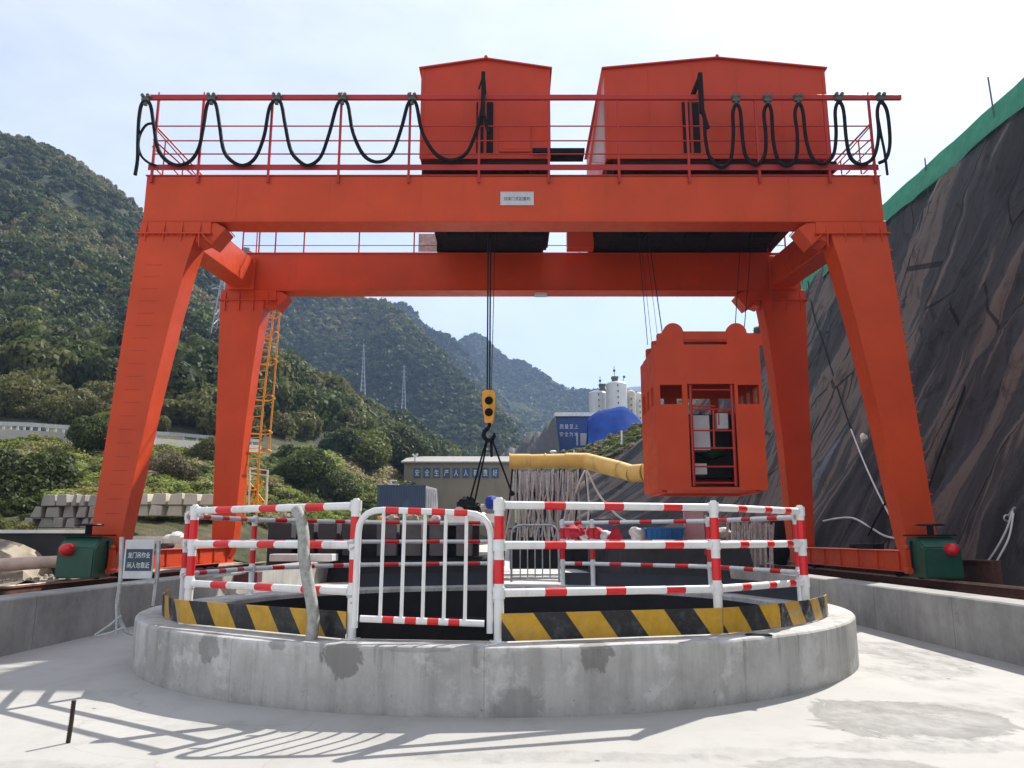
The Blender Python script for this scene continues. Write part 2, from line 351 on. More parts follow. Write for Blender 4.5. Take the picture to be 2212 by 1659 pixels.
# sprayed / sheeted cut slope on the right: long downslope streaks of different cloth
m = NT('slope_sheet')
v = m.coord((.10, .22, .035), (0, 0, 0)); a = m.noise(3.0, 6, .6, v, .6)
v2 = m.coord((.25, .9, .10)); b_ = m.noise(2.4, 7, .65, v2, .8)
def sheared(m, k, sy, sz, loc=0):
    p = m.n('SeparateXYZ'); m.l(m.n('NewGeometry').outputs['Position'], p.inputs[0])
    u = m.math('ADD', p.outputs[1], m.math('MULTIPLY', p.outputs[2], k))
    cb = m.n('CombineXYZ'); m.l(m.math('MULTIPLY', u, sy), cb.inputs[0]); m.l(m.math('MULTIPLY', p.outputs[2], sz), cb.inputs[1]); cb.inputs[2].default_value = loc
    return cb.outputs[0]
s1 = m.noise(1, 5, .58, sheared(m, .10, .36, .035), .7); s2 = m.noise(1, 7, .7, sheared(m, .16, 1.5, .16, 4), .9); s3 = m.noise(1, 8, .72, sheared(m, -.1, .8, .5, 9), 1.4)
col = m.ramp(s1, [(.30, (.030, .030, .030)), (.42, (.060, .058, .057)), (.505, (.080, .076, .074)), (.525, (.20, .158, .135)), (.585, (.17, .135, .115)), (.60, (.062, .060, .061)), (.66, (.085, .088, .098)), (.70, (.18, .19, .215))])
col = m.mix(m.math('MULTIPLY', m.gray(s2, .54, .66), .38), col, (.15, .15, .165))
col = m.mix(m.math('MULTIPLY', m.gray(s3, .53, .64), .6), col, (.018, .017, .016))
vo = m.n('TexVoronoi', feature='DISTANCE_TO_EDGE'); vo.inputs['Scale'].default_value = .33; m.l(sheared(m, .12, .9, .45, 2), vo.inputs['Vector'])
col = m.mix(m.math('MULTIPLY', m.math('LESS_THAN', vo.outputs['Distance'], .010), .7), col, (.006, .006, .006))
m.col(col); m.rough(.92); m.b.inputs['Specular IOR Level'].default_value = .12; m.bump(m.math('ADD', m.math('ADD', s2, s3), m.math('MULTIPLY', m.noise(2.6, 8, .68, dist=1.2), .9)), 1.0, .16)

m = NT('sand'); col = m.ramp(m.noise(3.5, 9, .75), [(.3, (.24, .19, .13)), (.7, (.42, .35, .26))]); m.col(col); m.rough(.95); m.bump(m.noise(14, 8, .75), .9, .03)
m = NT('site_ground'); col = m.ramp(m.noise(.22, 8, .65), [(.36, (.34, .32, .28)), (.5, (.52, .50, .47)), (.66, (.56, .55, .53))])
m.col(m.mix(m.math('MULTIPLY', m.gray(m.noise(1.6, 8, .7), .52, .62), .35), col, (.2, .17, .13))); m.rough(.92); m.bump(m.noise(5, 8, .7), .5, .03)
def veg_ground(name, stops, sc=.25, wood=False):
    m = NT(name); f = m.noise(sc, 9, .68); col = m.ramp(f, stops)
    if wood:
        p = m.n('SeparateXYZ'); m.l(m.n('NewGeometry').outputs['Position'], p.inputs[0])
        h = m.math('ADD', p.outputs[2], m.math('MULTIPLY', m.noise(.15, 4), 8)); col = m.mix(m.gray(m.math('DIVIDE', h, 40), .32, .40), col, m.ramp(f, [(.35, (.020, .030, .012)), (.6, (.045, .055, .022)), (.72, (.10, .09, .05))]))
    m.col(col); m.rough(.95); m.bump(m.noise(sc * 5, 8, .75), 1.0, .6); return m
veg_ground('grass_hill', [(.32, (.045, .062, .016)), (.46, (.10, .112, .036)), (.58, (.19, .165, .08)), (.70, (.30, .25, .17))], .6, True)
veg_ground('forest_floor', [(.35, (.012, .020, .008)), (.55, (.026, .036, .014)), (.72, (.07, .065, .035))])
veg_ground('far_ridge', [(.35, (.014, .022, .010)), (.55, (.030, .040, .016)), (.68, (.075, .070, .042))], .035)
veg_ground('bank_dark', [(.35, (.012, .011, .010)), (.6, (.030, .027, .023)), (.75, (.06, .05, .04))], .5)

# leaves take their colour from a per-tree, per-clump attribute
m = NT('leaves'); at = m.n('Attribute', attribute_name='tint'); m.col(at.outputs['Color']); m.rough(.65); m.b.inputs['Specular IOR Level'].default_value = .25
tr = m.n('BsdfTranslucent'); m.l(at.outputs['Color'], tr.inputs[0]); ms = m.n('MixShader'); ms.inputs[0].default_value = .42
m.l(m.b.outputs[0], ms.inputs[1]); m.l(tr.outputs[0], ms.inputs[2]); m.l(ms.outputs[0], m.out.inputs[0])

# hazard stripes (UV = metres along / up the board)
def hazard(name, wear):
    m = NT(name); uv = m.n('UVMap'); sp = m.n('SeparateXYZ'); m.l(uv.outputs[0], sp.inputs[0])
    ph = m.math('FRACT', m.math('DIVIDE', m.math('ADD', sp.outputs[0], m.math('MULTIPLY', sp.outputs[1], .74)), .64))
    stp = m.math('LESS_THAN', m.math('ABSOLUTE', m.math('SUBTRACT', ph, .5)), .26)
    nz_ = m.noise(7, 7, .7)
    yel = m.ramp(nz_, [(.35, (.46, .25, .008)), (.7, (.64, .36, .012))]); blk = m.ramp(nz_, [(.35, (.006, .006, .007)), (.7, (.014, .014, .015))])
    col = m.mix(stp, blk, yel)
    col = m.mix(m.math('MULTIPLY', m.gray(m.noise(9, 8, .75, m.coord(loc=(3, 3, 3))), .5, .62), wear), col, (.30, .31, .36))
    m.col(col); m.rough(.4); m.bump(m.noise(4, 3), .2, .02); return m
hazard('hazard', .12); hazard('hazard_worn', .65)
# green debris netting
m = NT('green_net'); m.col(m.ramp(m.noise(2.2, 8, .7), [(.3, (.07, .34, .22)), (.7, (.16, .55, .39))])); m.rough(.9); m.bump(m.noise(3, 7, .7, dist=1), .8, .1)
tr = m.n('BsdfTranslucent'); tr.inputs[0].default_value = (.05, .42, .24, 1); ms = m.n('MixShader'); ms.inputs[0].default_value = .45
m.l(m.b.outputs[0], ms.inputs[1]); m.l(tr.outputs[0], ms.inputs[2]); m.l(ms.outputs[0], m.out.inputs[0])
m = NT('haze_air')
m.t.nodes.remove(m.b); pv = m.n('VolumePrincipled'); pv.inputs['Color'].default_value = (.42, .62, 1.0, 1); pv.inputs['Density'].default_value = .00040
pv.inputs['Anisotropy'].default_value = .2; m.l(pv.outputs[0], m.out.inputs['Volume'])
# ================================================================== SETTING
SC = Vector((-.2, 11.6, 0)); RO, RI, RP = 4.68, 3.98, 4.32      # shaft centre, ring outer / inner radius, post circle
def ang(a, r, z=0): return Vector((SC.x + r * math.cos(R(a)), SC.y + r * math.sin(R(a)), z))
def W(px, Y, z):
    return Vector(((px - CX) / F * (Y * CP + (z - EYE) * SP), Y, z))

# ---- numpy value noise
def vnoise(x, y, seed=0):
    xi, yi = np.floor(x).astype(np.int64), np.floor(y).astype(np.int64); xf, yf = x - xi, y - yi
    def h(a, b):
        n = (a * 374761393 + b * 668265263 + seed * 1442695041) & 0xffffffff
        n = ((n ^ (n >> 13)) * 1274126177) & 0xffffffff
        return ((n ^ (n >> 16)) & 0xffff) / 65535.0
    u, v = xf * xf * (3 - 2 * xf), yf * yf * (3 - 2 * yf)
    return (h(xi, yi) * (1 - u) + h(xi + 1, yi) * u) * (1 - v) + (h(xi, yi + 1) * (1 - u) + h(xi + 1, yi + 1) * u) * v - .5
def fbm(x, y, seed=0, octv=5):
    s = 0; a = 1.0
    for k in range(octv): s = s + a * vnoise(x * 2 ** k, y * 2 ** k, seed + k); a *= .5
    return s
def np_mesh(name, V, Fq, mat, smooth=True, tint=None):
    me = bpy.data.meshes.new(name); nv, nf, k = len(V), len(Fq), Fq.shape[1]
    me.vertices.add(nv); me.vertices.foreach_set('co', np.ascontiguousarray(V, dtype=np.float32).ravel())
    me.loops.add(nf * k); me.loops.foreach_set('vertex_index', np.ascontiguousarray(Fq, dtype=np.int32).ravel())
    me.polygons.add(nf); me.polygons.foreach_set('loop_start', np.arange(0, nf * k, k, dtype=np.int32))
    me.polygons.foreach_set('loop_total', np.full(nf, k, dtype=np.int32))
    me.polygons.foreach_set('use_smooth', np.full(nf, smooth))
    if tint is not None:
        a = me.attributes.new('tint', 'FLOAT_COLOR', 'POINT'); c = np.ones((nv, 4), dtype=np.float32); c[:, :3] = tint
        a.data.foreach_set('color', c.ravel())
    me.materials.append(M[mat]); me.update(calc_edges=True); me.validate()
    o = bpy.data.objects.new(name, me); C.objects.link(o); return o
def catmull(A, n, axis=0):
    A = np.moveaxis(np.asarray(A, float), axis, 0); m = len(A)
    A = np.concatenate([2 * A[:1] - A[1:2], A, 2 * A[-1:] - A[-2:-1]]); out = []
    for i in range(m - 1):
        p0, p1, p2, p3 = A[i:i + 4]
        for t in np.linspace(0, 1, n, endpoint=False):
            out.append(.5 * ((2 * p1) + (p2 - p0) * t + (2 * p0 - 5 * p1 + 4 * p2 - p3) * t * t + (3 * p1 - p0 - 3 * p2 + p3) * t ** 3))
    out.append(A[-2]); return np.moveaxis(np.array(out), 0, axis)
def linr(A, n, axis=0):
    A = np.moveaxis(np.asarray(A, float), axis, 0); out = []
    for i in range(len(A) - 1):
        for t in np.linspace(0, 1, n, endpoint=False): out.append(A[i] * (1 - t) + A[i + 1] * t)
    out.append(A[-1]); return np.moveaxis(np.array(out), 0, axis)
def loft(name, rows, nu, nv, mat, amp=None, sc=.05, seed=1, smooth_rows=False, nrm=False):
    """rows: list of rows of world points (front to back); amp: noise height per row"""
    A = np.array([[tuple(p) for p in r] for r in rows])
    g = catmull(A, nu, 1); g = catmull(g, nv, 0) if smooth_rows else linr(g, nv, 0)
    if amp:
        a = linr(np.array(amp, float)[:, None], nv, 0)[:, 0]
        n = fbm(g[..., 0] * sc, g[..., 1] * sc, seed, 6)
        g[..., 2] += n * a[:, None] * 1.2
        if nrm:
            g[..., 1] += fbm(g[..., 0] * sc * 1.7 + 9, g[..., 2] * sc * 1.7, seed + 5, 5) * a[:, None] * .8
    nr, ncol = g.shape[:2]; idx = np.arange(nr * ncol).reshape(nr, ncol)
    Fq = np.stack([idx[:-1, :-1], idx[:-1, 1:], idx[1:, 1:], idx[1:, :-1]], -1).reshape(-1, 4)
    return np_mesh(name, g.reshape(-1, 3), Fq, mat), g

# ---- ground: one sheet out to the horizon, with the shaft's hole in it
def ground_sheet():
    na = 120; radii = [4.4, 6, 8, 11, 15, 20, 26, 34, 44, 58, 80, 120, 200, 400, 900, 2500, 6000]
    V = []; F_ = []
    for i, r in enumerate(radii):
        for k in range(na):
            a = 2 * math.pi * k / na; x, y = SC.x + r * math.cos(a), SC.y + r * math.sin(a)
            z = -.02 if y < 45 else -.02 + min(1.6, (y - 45) * .03)
            V.append((x, y, z))
    for i in range(len(radii) - 1):
        for k in range(na): F_.append((i * na + k, (i + 1) * na + k, (i + 1) * na + (k + 1) % na, i * na + (k + 1) % na))
    o = np_mesh('ground', np.array(V), np.array(F_), 'site_ground'); kind(o, 'structure')
ground_sheet()
def slab():
    b = MB(); n = 144; x0, x1, y0, y1 = -6.62, 6.12, -6, 20.5
    inner, outer = [], []
    for k in range(n):
        a = 2 * math.pi * k / n; c, s = math.cos(a), math.sin(a)
        t = min(((x1 if c > 0 else x0) - SC.x) / c if abs(c) > 1e-6 else 1e9, ((y1 if s > 0 else y0) - SC.y) / s if abs(s) > 1e-6 else 1e9)
        inner.append((SC.x + 4.45 * c, SC.y + 4.45 * s, 0)); outer.append((SC.x + t * c, SC.y + t * s, 0))
    b.add(inner + outer, [(k, k + n, (k + 1) % n + n, (k + 1) % n) for k in range(n)])
    # corner fillers
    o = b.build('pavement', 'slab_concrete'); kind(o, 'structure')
slab()
b = MB(); n = 128                                           # low mortar fillet round the ring's foot
prof = [(4.6, .045), (4.95, .035), (5.20, .006), (5.32, -.003)]
for i, (r, z) in enumerate(prof):
    for k in range(n):
        a = 2 * math.pi * k / n; wob = 1 + (.012 * math.sin(3 * a + 1) + .008 * math.sin(7 * a)) * (i > 0)
        b.v.append((SC.x + r * wob * math.cos(a), SC.y + r * wob * math.sin(a), z))
for i in range(3):
    for k in range(n): b.f.append((i * n + k, (i + 1) * n + k, (i + 1) * n + (k + 1) % n, i * n + (k + 1) % n)); b.m.append(0); b.sm.append(True)
kind(b.build('apron', 'slab_concrete'), 'structure')

# ---- the shaft: concrete ring, dark lined well under it
def revolve(prof, mats, n=160, closed=True):
    b = MB(); m_ = len(prof)
    for (r, z) in prof:
        for k in range(n):
            a = 2 * math.pi * k / n; b.v.append((SC.x + r * math.cos(a), SC.y + r * math.sin(a), z))
    for i in range(m_ if closed else m_ - 1):
        j = (i + 1) % m_
        for k in range(n): b.f.append((i * n + k, j * n + k, j * n + (k + 1) % n, i * n + (k + 1) % n)); b.m.append(mats[i]); b.sm.append(True)
    return b
rw = thing('ring_wall', 'round weathered concrete wall ringing the shaft mouth in the foreground', 'shaft wall', (SC.x, SC.y, 0))
b = revolve([(RO, 0), (RO, .575), (RO - .012, .592), (RO - .03, .6), (RI + .02, .6), (RI, .58), (RI, .52), (RI, 0.02), (RI + .2, 0.02)], [0] * 6 + [1] * 3)
o = b.build('ring', ['ring_concrete', 'black_liner'], rw)
me = o.data
for p in me.polygons:
    p.use_smooth = abs(p.normal.z) < .2
b = revolve([(RI + .01, .02), (RI + .01, -14), (.01, -14)], [0, 0], closed=False)
o = b.build('lining', 'black_liner', rw); o['label'] = 'black lined well going down inside the ring'

# ---- raised shoulders outside the two rail walls
def shoulder(name, x0, x1, y0, y1, z, mat, seed, amp=.05, nx=60, ny=60):
    xs, ys = np.linspace(x0, x1, nx), np.linspace(y0, y1, ny); X, Y = np.meshgrid(xs, ys)
    Z = z + fbm(X * .9, Y * .9, seed, 5) * amp * 2
    V = np.stack([X, Y, Z], -1).reshape(-1, 3); idx = np.arange(nx * ny).reshape(ny, nx)
    Fq = np.stack([idx[:-1, :-1], idx[:-1, 1:], idx[1:, 1:], idx[1:, :-1]], -1).reshape(-1, 4)
    return np_mesh(name, V, Fq, mat), (X, Y, Z)
o, _ = shoulder('sand_ground', -46, -9.95, -3, 30, .60, 'sand', 3, .07, 90, 70); kind(o, 'structure')
o, _ = shoulder('gravel_ground', 9.9, 13, -3, 60, .45, 'mud', 8, .06); kind(o, 'structure')

# ---- rail walls, rails
def rail_wall(side, x_in, x_out, label):
    b = MB(); ys = [-3 + 1.3 * i for i in range(23)]
    for i in range(len(ys) - 1):
        b.hexa([(min(x_in, x_out), ys[i], -.05), (max(x_in, x_out), ys[i], -.05), (max(x_in, x_out), ys[i + 1], -.05), (min(x_in, x_out), ys[i + 1], -.05)],
               [(min(x_in, x_out), ys[i], .72), (max(x_in, x_out), ys[i], .72), (max(x_in, x_out), ys[i + 1], .72), (min(x_in, x_out), ys[i + 1], .72)])
    b = MB(); b.box((min(x_in, x_out), -3, -.3), (max(x_in, x_out), 34, .72))
    o = b.build('rail_wall', 'wall_concrete', loc=((x_in + x_out) / 2, 10, 0), bevel=.02); tag(o, label, 'low wall', 'low walls carrying the crane rails')
rail_wall(-1, -6.6, -7.16, 'low grey concrete wall under the crane rail on the left')
rail_wall(1, 6.1, 6.62, 'low grey concrete wall under the crane rail on the right')
RXL, RXR = -9.632, 9.492; ZB = .40
def crane_rail(x, label):
    b = MB()
    b.prism([(x - .09, ZB), (x + .09, ZB), (x + .09, ZB + .02), (x + .015, ZB + .04), (x + .015, ZB + .165), (x - .015, ZB + .165), (x - .015, ZB + .04), (x - .09, ZB + .02)], -3, 42)
    o = thing('crane_rail', label, 'rail', (x, 14, ZB), 'rails the gantry crane runs on')
    b.build('web', 'rust_rail', o)
    b = MB(); b.prism([(x - .045, ZB + .1655), (x + .045, ZB + .1655), (x + .045, ZB + .205), (x + .034, ZB + .217), (x - .034, ZB + .217), (x - .045, ZB + .205)], -3, 42); b.build('rail_head', 'rail_head', o)
    b = MB()
    for i in range(40):
        y = -2.6 + i * 1.1; b.box((x - .17, y, ZB + .0005), (x + .17, y + .22, ZB + .035))
    kind(b.build('tie_plates', 'rust_rail', o), 'stuff')
crane_rail(RXL, 'brown rusty crane rail on top of the left wall')
crane_rail(RXR, 'brown rusty crane rail on top of the right wall')
for xa, xb in ((-9.948, -7.162), (6.622, 9.898)):
    b = MB(); b.box((xa, -3, -.3), (xb, 44, ZB - .004)); o = b.build('rail_footing', 'mud', loc=((xa + xb) / 2, 14, 0)); kind(o, 'structure')

# ---- sheeted slope on the right and its grassy shoulder
top = [Vector((19.2, y, 17.6)) for y in (-6, 6, 17, 28, 42)] + [P(1645, 700, 58), P(1560, 830, 63), P(1400, 950, 66), P(1310, 985, 70), P(1215, 1004, 76)]
base = [Vector((10.7, y, .4)) for y in (-6, 6, 17, 28, 42)] + [Vector((10.7, 52, .4)), W(1500, 54, .4), W(1400, 55, .4), W(1300, 56, .4), W(1215, 58, .4)]
mid = [(a * .55 + c * .45) + Vector((.35, 0, -.2)) for a, c in zip(base, top)]
A = np.array([[tuple(p) for p in r] for r in (base, mid, top)]); g = linr(linr(A, 22, 1), 30, 0)
nn = fbm(g[..., 1] * .35 + g[..., 2] * .2, g[..., 2] * .12, 4, 5); n2 = fbm(g[..., 1] * 1.4 + g[..., 2] * .5, g[..., 2] * .45, 14, 4)
edge = np.minimum(1, np.arange(g.shape[0]) / 6.0)[:, None]
g[..., 0] += (nn * .75 + n2 * .2) * edge; g[..., 2] -= (nn * .2) * edge
nr, ncol = g.shape[:2]; idx = np.arange(nr * ncol).reshape(nr, ncol)
SLOPE = g
o = np_mesh('slope', g.reshape(-1, 3), np.stack([idx[:-1, :-1], idx[:-1, 1:], idx[1:, 1:], idx[1:, :-1]], -1).reshape(-1, 4), 'slope_sheet'); kind(o, 'structure')
gt = [Vector((25, -6, 17.8))] + [Vector((25, y, 17.8)) for y in (6, 17, 28, 42)] + [P(1700, 700, 68), P(1575, 790, 72), P(1400, 905, 74), P(1300, 950, 78), P(1215, 980, 84)]
gb = [p + Vector((12, 30, -8)) for p in gt]
o, GRASS = loft('grass_bank', [[p - Vector((0, 0, .02)) for p in top], gt, gb], 10, 10, 'grass_hill', [0, .35, 1], .4, 5); kind(o, 'structure')

# ---- near left hillside with the road cut into it
S_ = [-1500, -700, -300, 0, 120, 240, 360, 480, 620, 800, 950, 1100, 1300, 1500]
def row(vals): return [P(px, v[0], v[1]) for px, v in zip(S_, vals)]
r0 = [W(px, Y, z) for px, Y, z in zip(S_, (21, 21, 21, 21, 22, 27, 29, 30, 32, 40, 60, 80, 90, 95), (1.55, 1.55, 1.55, 1.55, 1.5, 1.2, 1.0, .8, .3, .0, .3, .8, 1, 1))]
r0b = [W(px, Y, z) for px, Y, z in zip(S_, (27, 27, 27, 27.2, 27.4, 28.5, 30.2, 31, 33, 42, 62, 82, 92, 97), (1.9, 1.9, 1.85, 1.8, 1.75, 1.5, 1.3, 1.1, .6, .3, .5, 1, 1.1, 1.1))]
r1 = row([(1095, 31), (1092, 31), (1090, 31), (1090, 32), (1088, 32), (1086, 33), (1088, 35), (1092, 38), (1100, 46), (1105, 60), (1108, 85), (1110, 110), (1110, 130), (1110, 140)])
r2 = row([(990, 40), (985, 40), (985, 40), (985, 42), (985, 43), (985, 44), (990, 47), (1000, 50), (1015, 58), (1040, 80), (1055, 110), (1070, 140), (1085, 160), (1090, 170)])
r3 = row([(962, 42), (962, 42), (962, 42), (962, 44), (964, 45), (966, 46), (975, 49), (986, 52), (1000, 60), (1010, 84), (1035, 116), (1055, 150), (1070, 170), (1080, 180)])
r4 = row([(950, 50), (950, 50), (950, 50), (950, 52), (952, 53), (954, 54), (962, 57), (972, 60), (980, 68), (1000, 92), (1020, 124), (1045, 158), (1060, 178), (1070, 188)])
r5 = row([(600, 100), (640, 100), (680, 98), (735, 95), (750, 98), (770, 100), (790, 102), (815, 105), (845, 108), (915, 120), (985, 150), (1038, 180), (1055, 200), (1065, 210)])
r6 = row([(300, 160), (380, 158), (450, 155), (500, 150), (530, 152), (600, 155), (670, 155), (735, 150), (830, 140), (903, 150), (975, 175), (1034, 205), (1052, 225), (1060, 240)])
r7 = row([(120, 250), (180, 240), (240, 225), (292, 210), (322, 212), (412, 215), (520, 212), (625, 205), (795, 180), (882, 175), (962, 195), (1030, 235), (1050, 255), (1058, 270)])
r8 = [p + Vector((0, 90, -25)) for p in r7]
o, HILL1 = loft('hillside', [r0, r0b, r1, r2, r3, r4, r5, r6, r7, r8], 14, 16, 'grass_hill', [0, .1, .5, .9, .15, .15, 5, 7, 3, 0], .045, 3); kind(o, 'structure')
def ridge(name, pts, foot_py, foot_k, back, amp, sc, seed, mat='far_ridge', nu=10, nv=18):
    top_ = [P(x, y, Y) for x, y, Y in pts]
    foot = [P(x, foot_py, Y * foot_k) for x, y, Y in pts]
    m1 = [P(x, y + (foot_py - y) * .62, Y * (foot_k + (1 - foot_k) * .38)) for x, y, Y in pts]
    m2 = [P(x, y + (foot_py - y) * .30, Y * (foot_k + (1 - foot_k) * .70)) for x, y, Y in pts]
    bk = [p + Vector((0, back, -back * .35)) for p in top_]
    o, g = loft(name, [foot, m1, m2, top_, bk], nu, nv, mat, [0, amp, amp, amp * .22, 0], sc, seed, nrm=True); kind(o, 'structure'); return g
RIDGE2 = ridge('hills', [(100, 440, 430), (300, 480, 430), (480, 535, 420), (620, 590, 410), (700, 616, 405), (780, 650, 400), (849, 676, 385), (933, 740, 360), (1035, 848, 330), (1089, 908, 310), (1150, 1000, 290), (1250, 1070, 280)], 1075, .55, 150, 22, .012, 21)
RIDGE3 = ridge('hills', [(700, 618, 620), (771, 642, 610), (832, 670, 600), (849, 666, 600), (867, 663, 595), (886, 671, 590), (916, 708, 580), (950, 724, 575), (981, 739, 570), (1040, 810, 560), (1110, 900, 550), (1200, 1000, 540)], 1080, .7, 200, 24, .010, 31)
RIDGE4 = ridge('hills', [(860, 850, 780), (900, 806, 780), (940, 768, 780), (984, 738, 780), (1010, 724, 780), (1028, 718, 780), (1048, 728, 780), (1069, 746, 775), (1102, 773, 770), (1130, 777, 770), (1170, 804, 760), (1231, 838, 750), (1272, 841, 750), (1330, 844, 745), (1400, 850, 740), (1500, 870, 735)], 1085, .55, 300, 34, .007, 41)
RIDGE5 = ridge('hills', [(1180, 860, 1700), (1260, 846, 1700), (1330, 841, 1700), (1362, 835, 1700), (1400, 830, 1700), (1500, 815, 1700), (1700, 790, 1700), (2300, 740, 1800), (3000, 760, 1800)], 1090, .6, 500, 50, .004, 51)

# ================================================================== VEGETATION
def proto(seed, clumps=9, leaves=26, leaf=.22, squash=.9):
    """unit crown: leaf-sized quads over uneven clumps inside a radius of about 1"""
    r = np.random.default_rng(seed); Vs = []; T = []
    cs = []
    for k in range(clumps):
        d = r.normal(size=3); d /= np.linalg.norm(d); rad = .30 + .38 * r.random()
        c = d * (1 - rad) * (.55 + .5 * r.random()); c[2] = abs(c[2]) * squash * 1.15 - .15; cs.append((c, rad, r.uniform(.75, 1.25)))
    for c, rad, tn in cs:
        n = leaves; d = r.normal(size=(n, 3)); d /= np.linalg.norm(d, axis=1)[:, None]
        p = c + d * rad * (r.uniform(.78, 1.08, n))[:, None] * np.array([1, 1, .85])
        nrm = d + r.normal(size=(n, 3)) * .45; nrm /= np.linalg.norm(nrm, axis=1)[:, None]
        a = np.cross(nrm, r.normal(size=(n, 3))); a /= np.linalg.norm(a, axis=1)[:, None]; b_ = np.cross(nrm, a)
        s1 = leaf * r.uniform(.6, 1.35, n)[:, None]; s2 = leaf * r.uniform(.5, 1.0, n)[:, None]
        q = np.stack([p - a * s1 - b_ * s2 * .5, p + a * s1 * .7 - b_ * s2, p + a * s1 + b_ * s2 * .6, p - a * s1 * .6 + b_ * s2], 1)
        Vs.append(q.reshape(-1, 3)); T.append(np.repeat(tn * r.uniform(.8, 1.2, n), 4))
    V = np.concatenate(Vs); return V, np.concatenate(T)
PROTO_HI = [proto(100 + i, 14, 130, .085) for i in range(5)]; PROTO_SC = [proto(500 + i, 9, 90, .08) for i in range(6)]; PROTO_BU = [proto(600 + i, 14, 230, .058) for i in range(5)]
PROTO_MD = [proto(200 + i, 9, 40, .13) for i in range(7)]
PROTO_LO = [proto(300 + i, 6, 16, .25) for i in range(7)]
PROTO_XS = [proto(400 + i, 4, 8, .38) for i in range(6)]
def px_of(pts):
    f = pts[:, 1] * CP + (pts[:, 2] - EYE) * SP; return CX + F * pts[:, 0] / f, CY - F * (-pts[:, 1] * SP + (pts[:, 2] - EYE) * CP) / f
def crowns(name, pts, rad, protos, tints, sz=1.0, lift=.5):
    """one mesh of many crowns; pts (n,3), rad (n,), tints (n,3)"""
    r = np.random.default_rng(len(pts) + int(rad.sum() * 10)); VV = []; TT = []
    for i in range(len(pts)):
        V, T = protos[r.integers(len(protos))]; a = r.uniform(0, 6.28); ca, sa = math.cos(a), math.sin(a)
        s = rad[i] * r.uniform(.85, 1.15, 3); x = V * s * np.array([1, 1, sz * r.uniform(.8, 1.3)])
        x = np.stack([x[:, 0] * ca - x[:, 1] * sa, x[:, 0] * sa + x[:, 1] * ca, x[:, 2]], 1)
        VV.append(x + pts[i] + np.array([0, 0, rad[i] * lift])); TT.append(T[:, None] * tints[i][None, :])
    V = np.concatenate(VV); Fq = np.arange(len(V)).reshape(-1, 4)
    return np_mesh(name, V, Fq, 'leaves', False, np.clip(np.concatenate(TT), 0, 1))
DARK, MID, OLV, DRY, LIME = [np.array(c) for c in ((.030, .044, .015), (.072, .096, .026), (.165, .160, .052), (.230, .195, .110), (.165, .205, .038))]
def scatter(g, r0_, r1_, n, seed, clip=(-350, 2600)):
    """random points on grid rows r0..r1 (fractions of the loft)"""
    r = np.random.default_rng(seed); nr, ncol = g.shape[:2]
    gv = r.uniform(r0_ * (nr - 1), r1_ * (nr - 1) - 1e-3, n); gu = r.uniform(0, ncol - 1.001, n)
    i, j = gv.astype(int), gu.astype(int); fv, fu = (gv - i)[:, None], (gu - j)[:, None]
    p = (g[i, j] * (1 - fu) + g[i, j + 1] * fu) * (1 - fv) + (g[i + 1, j] * (1 - fu) + g[i + 1, j + 1] * fu) * fv
    x, _ = px_of(p); k = (x > clip[0]) & (x < clip[1]); return p[k], gv[k] / (nr - 1)
def tint_mix(p, seed, stops, sc=.06, jit=.18):
    """patches of colour: stops = list of (threshold, colour)"""
    r = np.random.default_rng(seed); f = fbm(p[:, 0] * sc, p[:, 1] * sc + p[:, 2] * sc, seed, 3) * .75 + .5 + r.normal(size=len(p)) * .13
    out = np.zeros((len(p), 3)); ths = [s[0] for s in stops]
    for k in range(3): out[:, k] = np.interp(f, ths, [s[1][k] for s in stops])
    return out * (1 + r.normal(size=(len(p), 1)) * jit).clip(.4, 1.7)
nrow = 9.0
# scrub between the block wall and the road
p, v = scatter(HILL1, 1.55 / nrow, 3.9 / nrow, 3600, 1, (-300, 900)); t = tint_mix(p, 2, [(.22, MID * 1.3), (.36, LIME * 1.4), (.55, OLV * 1.5), (.70, DRY * 1.5)], .12)
x_, y_ = px_of(p); keep = ~((x_ > 52) & (x_ < 520) & (p[:, 1] < 30.6))
p, t = p[keep], t[keep]
kind(crowns('scrub', p, RNG.uniform(.35, .9, len(p)) * (1 + (p[:, 1] > 60) * 1.2), PROTO_SC, t, .75, .25), 'stuff')
p, v = scatter(HILL1, .3 / nrow, 1.55 / nrow, 700, 31, (-300, 60)); t = tint_mix(p, 2, [(.3, MID), (.6, OLV)], .12)
kind(crowns('scrub', p, RNG.uniform(.15, .45, len(p)), PROTO_SC, t, .75, .25), 'stuff')
# wood above the road
p, v = scatter(HILL1, 5.1 / nrow, 6.0 / nrow, 1200, 3, (-350, 1150)); t = tint_mix(p, 5, [(.2, DARK * 1.1), (.42, MID * .8), (.58, MID * 1.15), (.78, OLV)], .05)
low = v < 5.25 / nrow; t[low] = t[low] * .4 + OLV * .75
kind(crowns('woodland', p, RNG.uniform(1.1, 3.3, len(p)) * np.where(low, .6, 1), PROTO_HI, t, 1.05, .55), 'stuff')
p, v = scatter(HILL1, 6.0 / nrow, 8.12 / nrow, 9500, 6, (-350, 1150)); t = tint_mix(p, 8, [(.2, DARK * 1.2), (.38, MID * .8), (.52, MID * 1.1), (.68, OLV), (.88, DRY)], .035)
k = p[:, 1] > 170
gap = (fbm(p[:, 0] * .03, p[:, 1] * .05, 77, 4) < .42) | (v > 7.3 / nrow); p, t, k = p[gap], t[gap], k[gap]
kind(crowns('woodland', p, np.where(k, RNG.uniform(.6, 1.7, len(p)), RNG.uniform(.9, 2.7, len(p))), PROTO_MD, t, 1.0, .4), 'stuff')
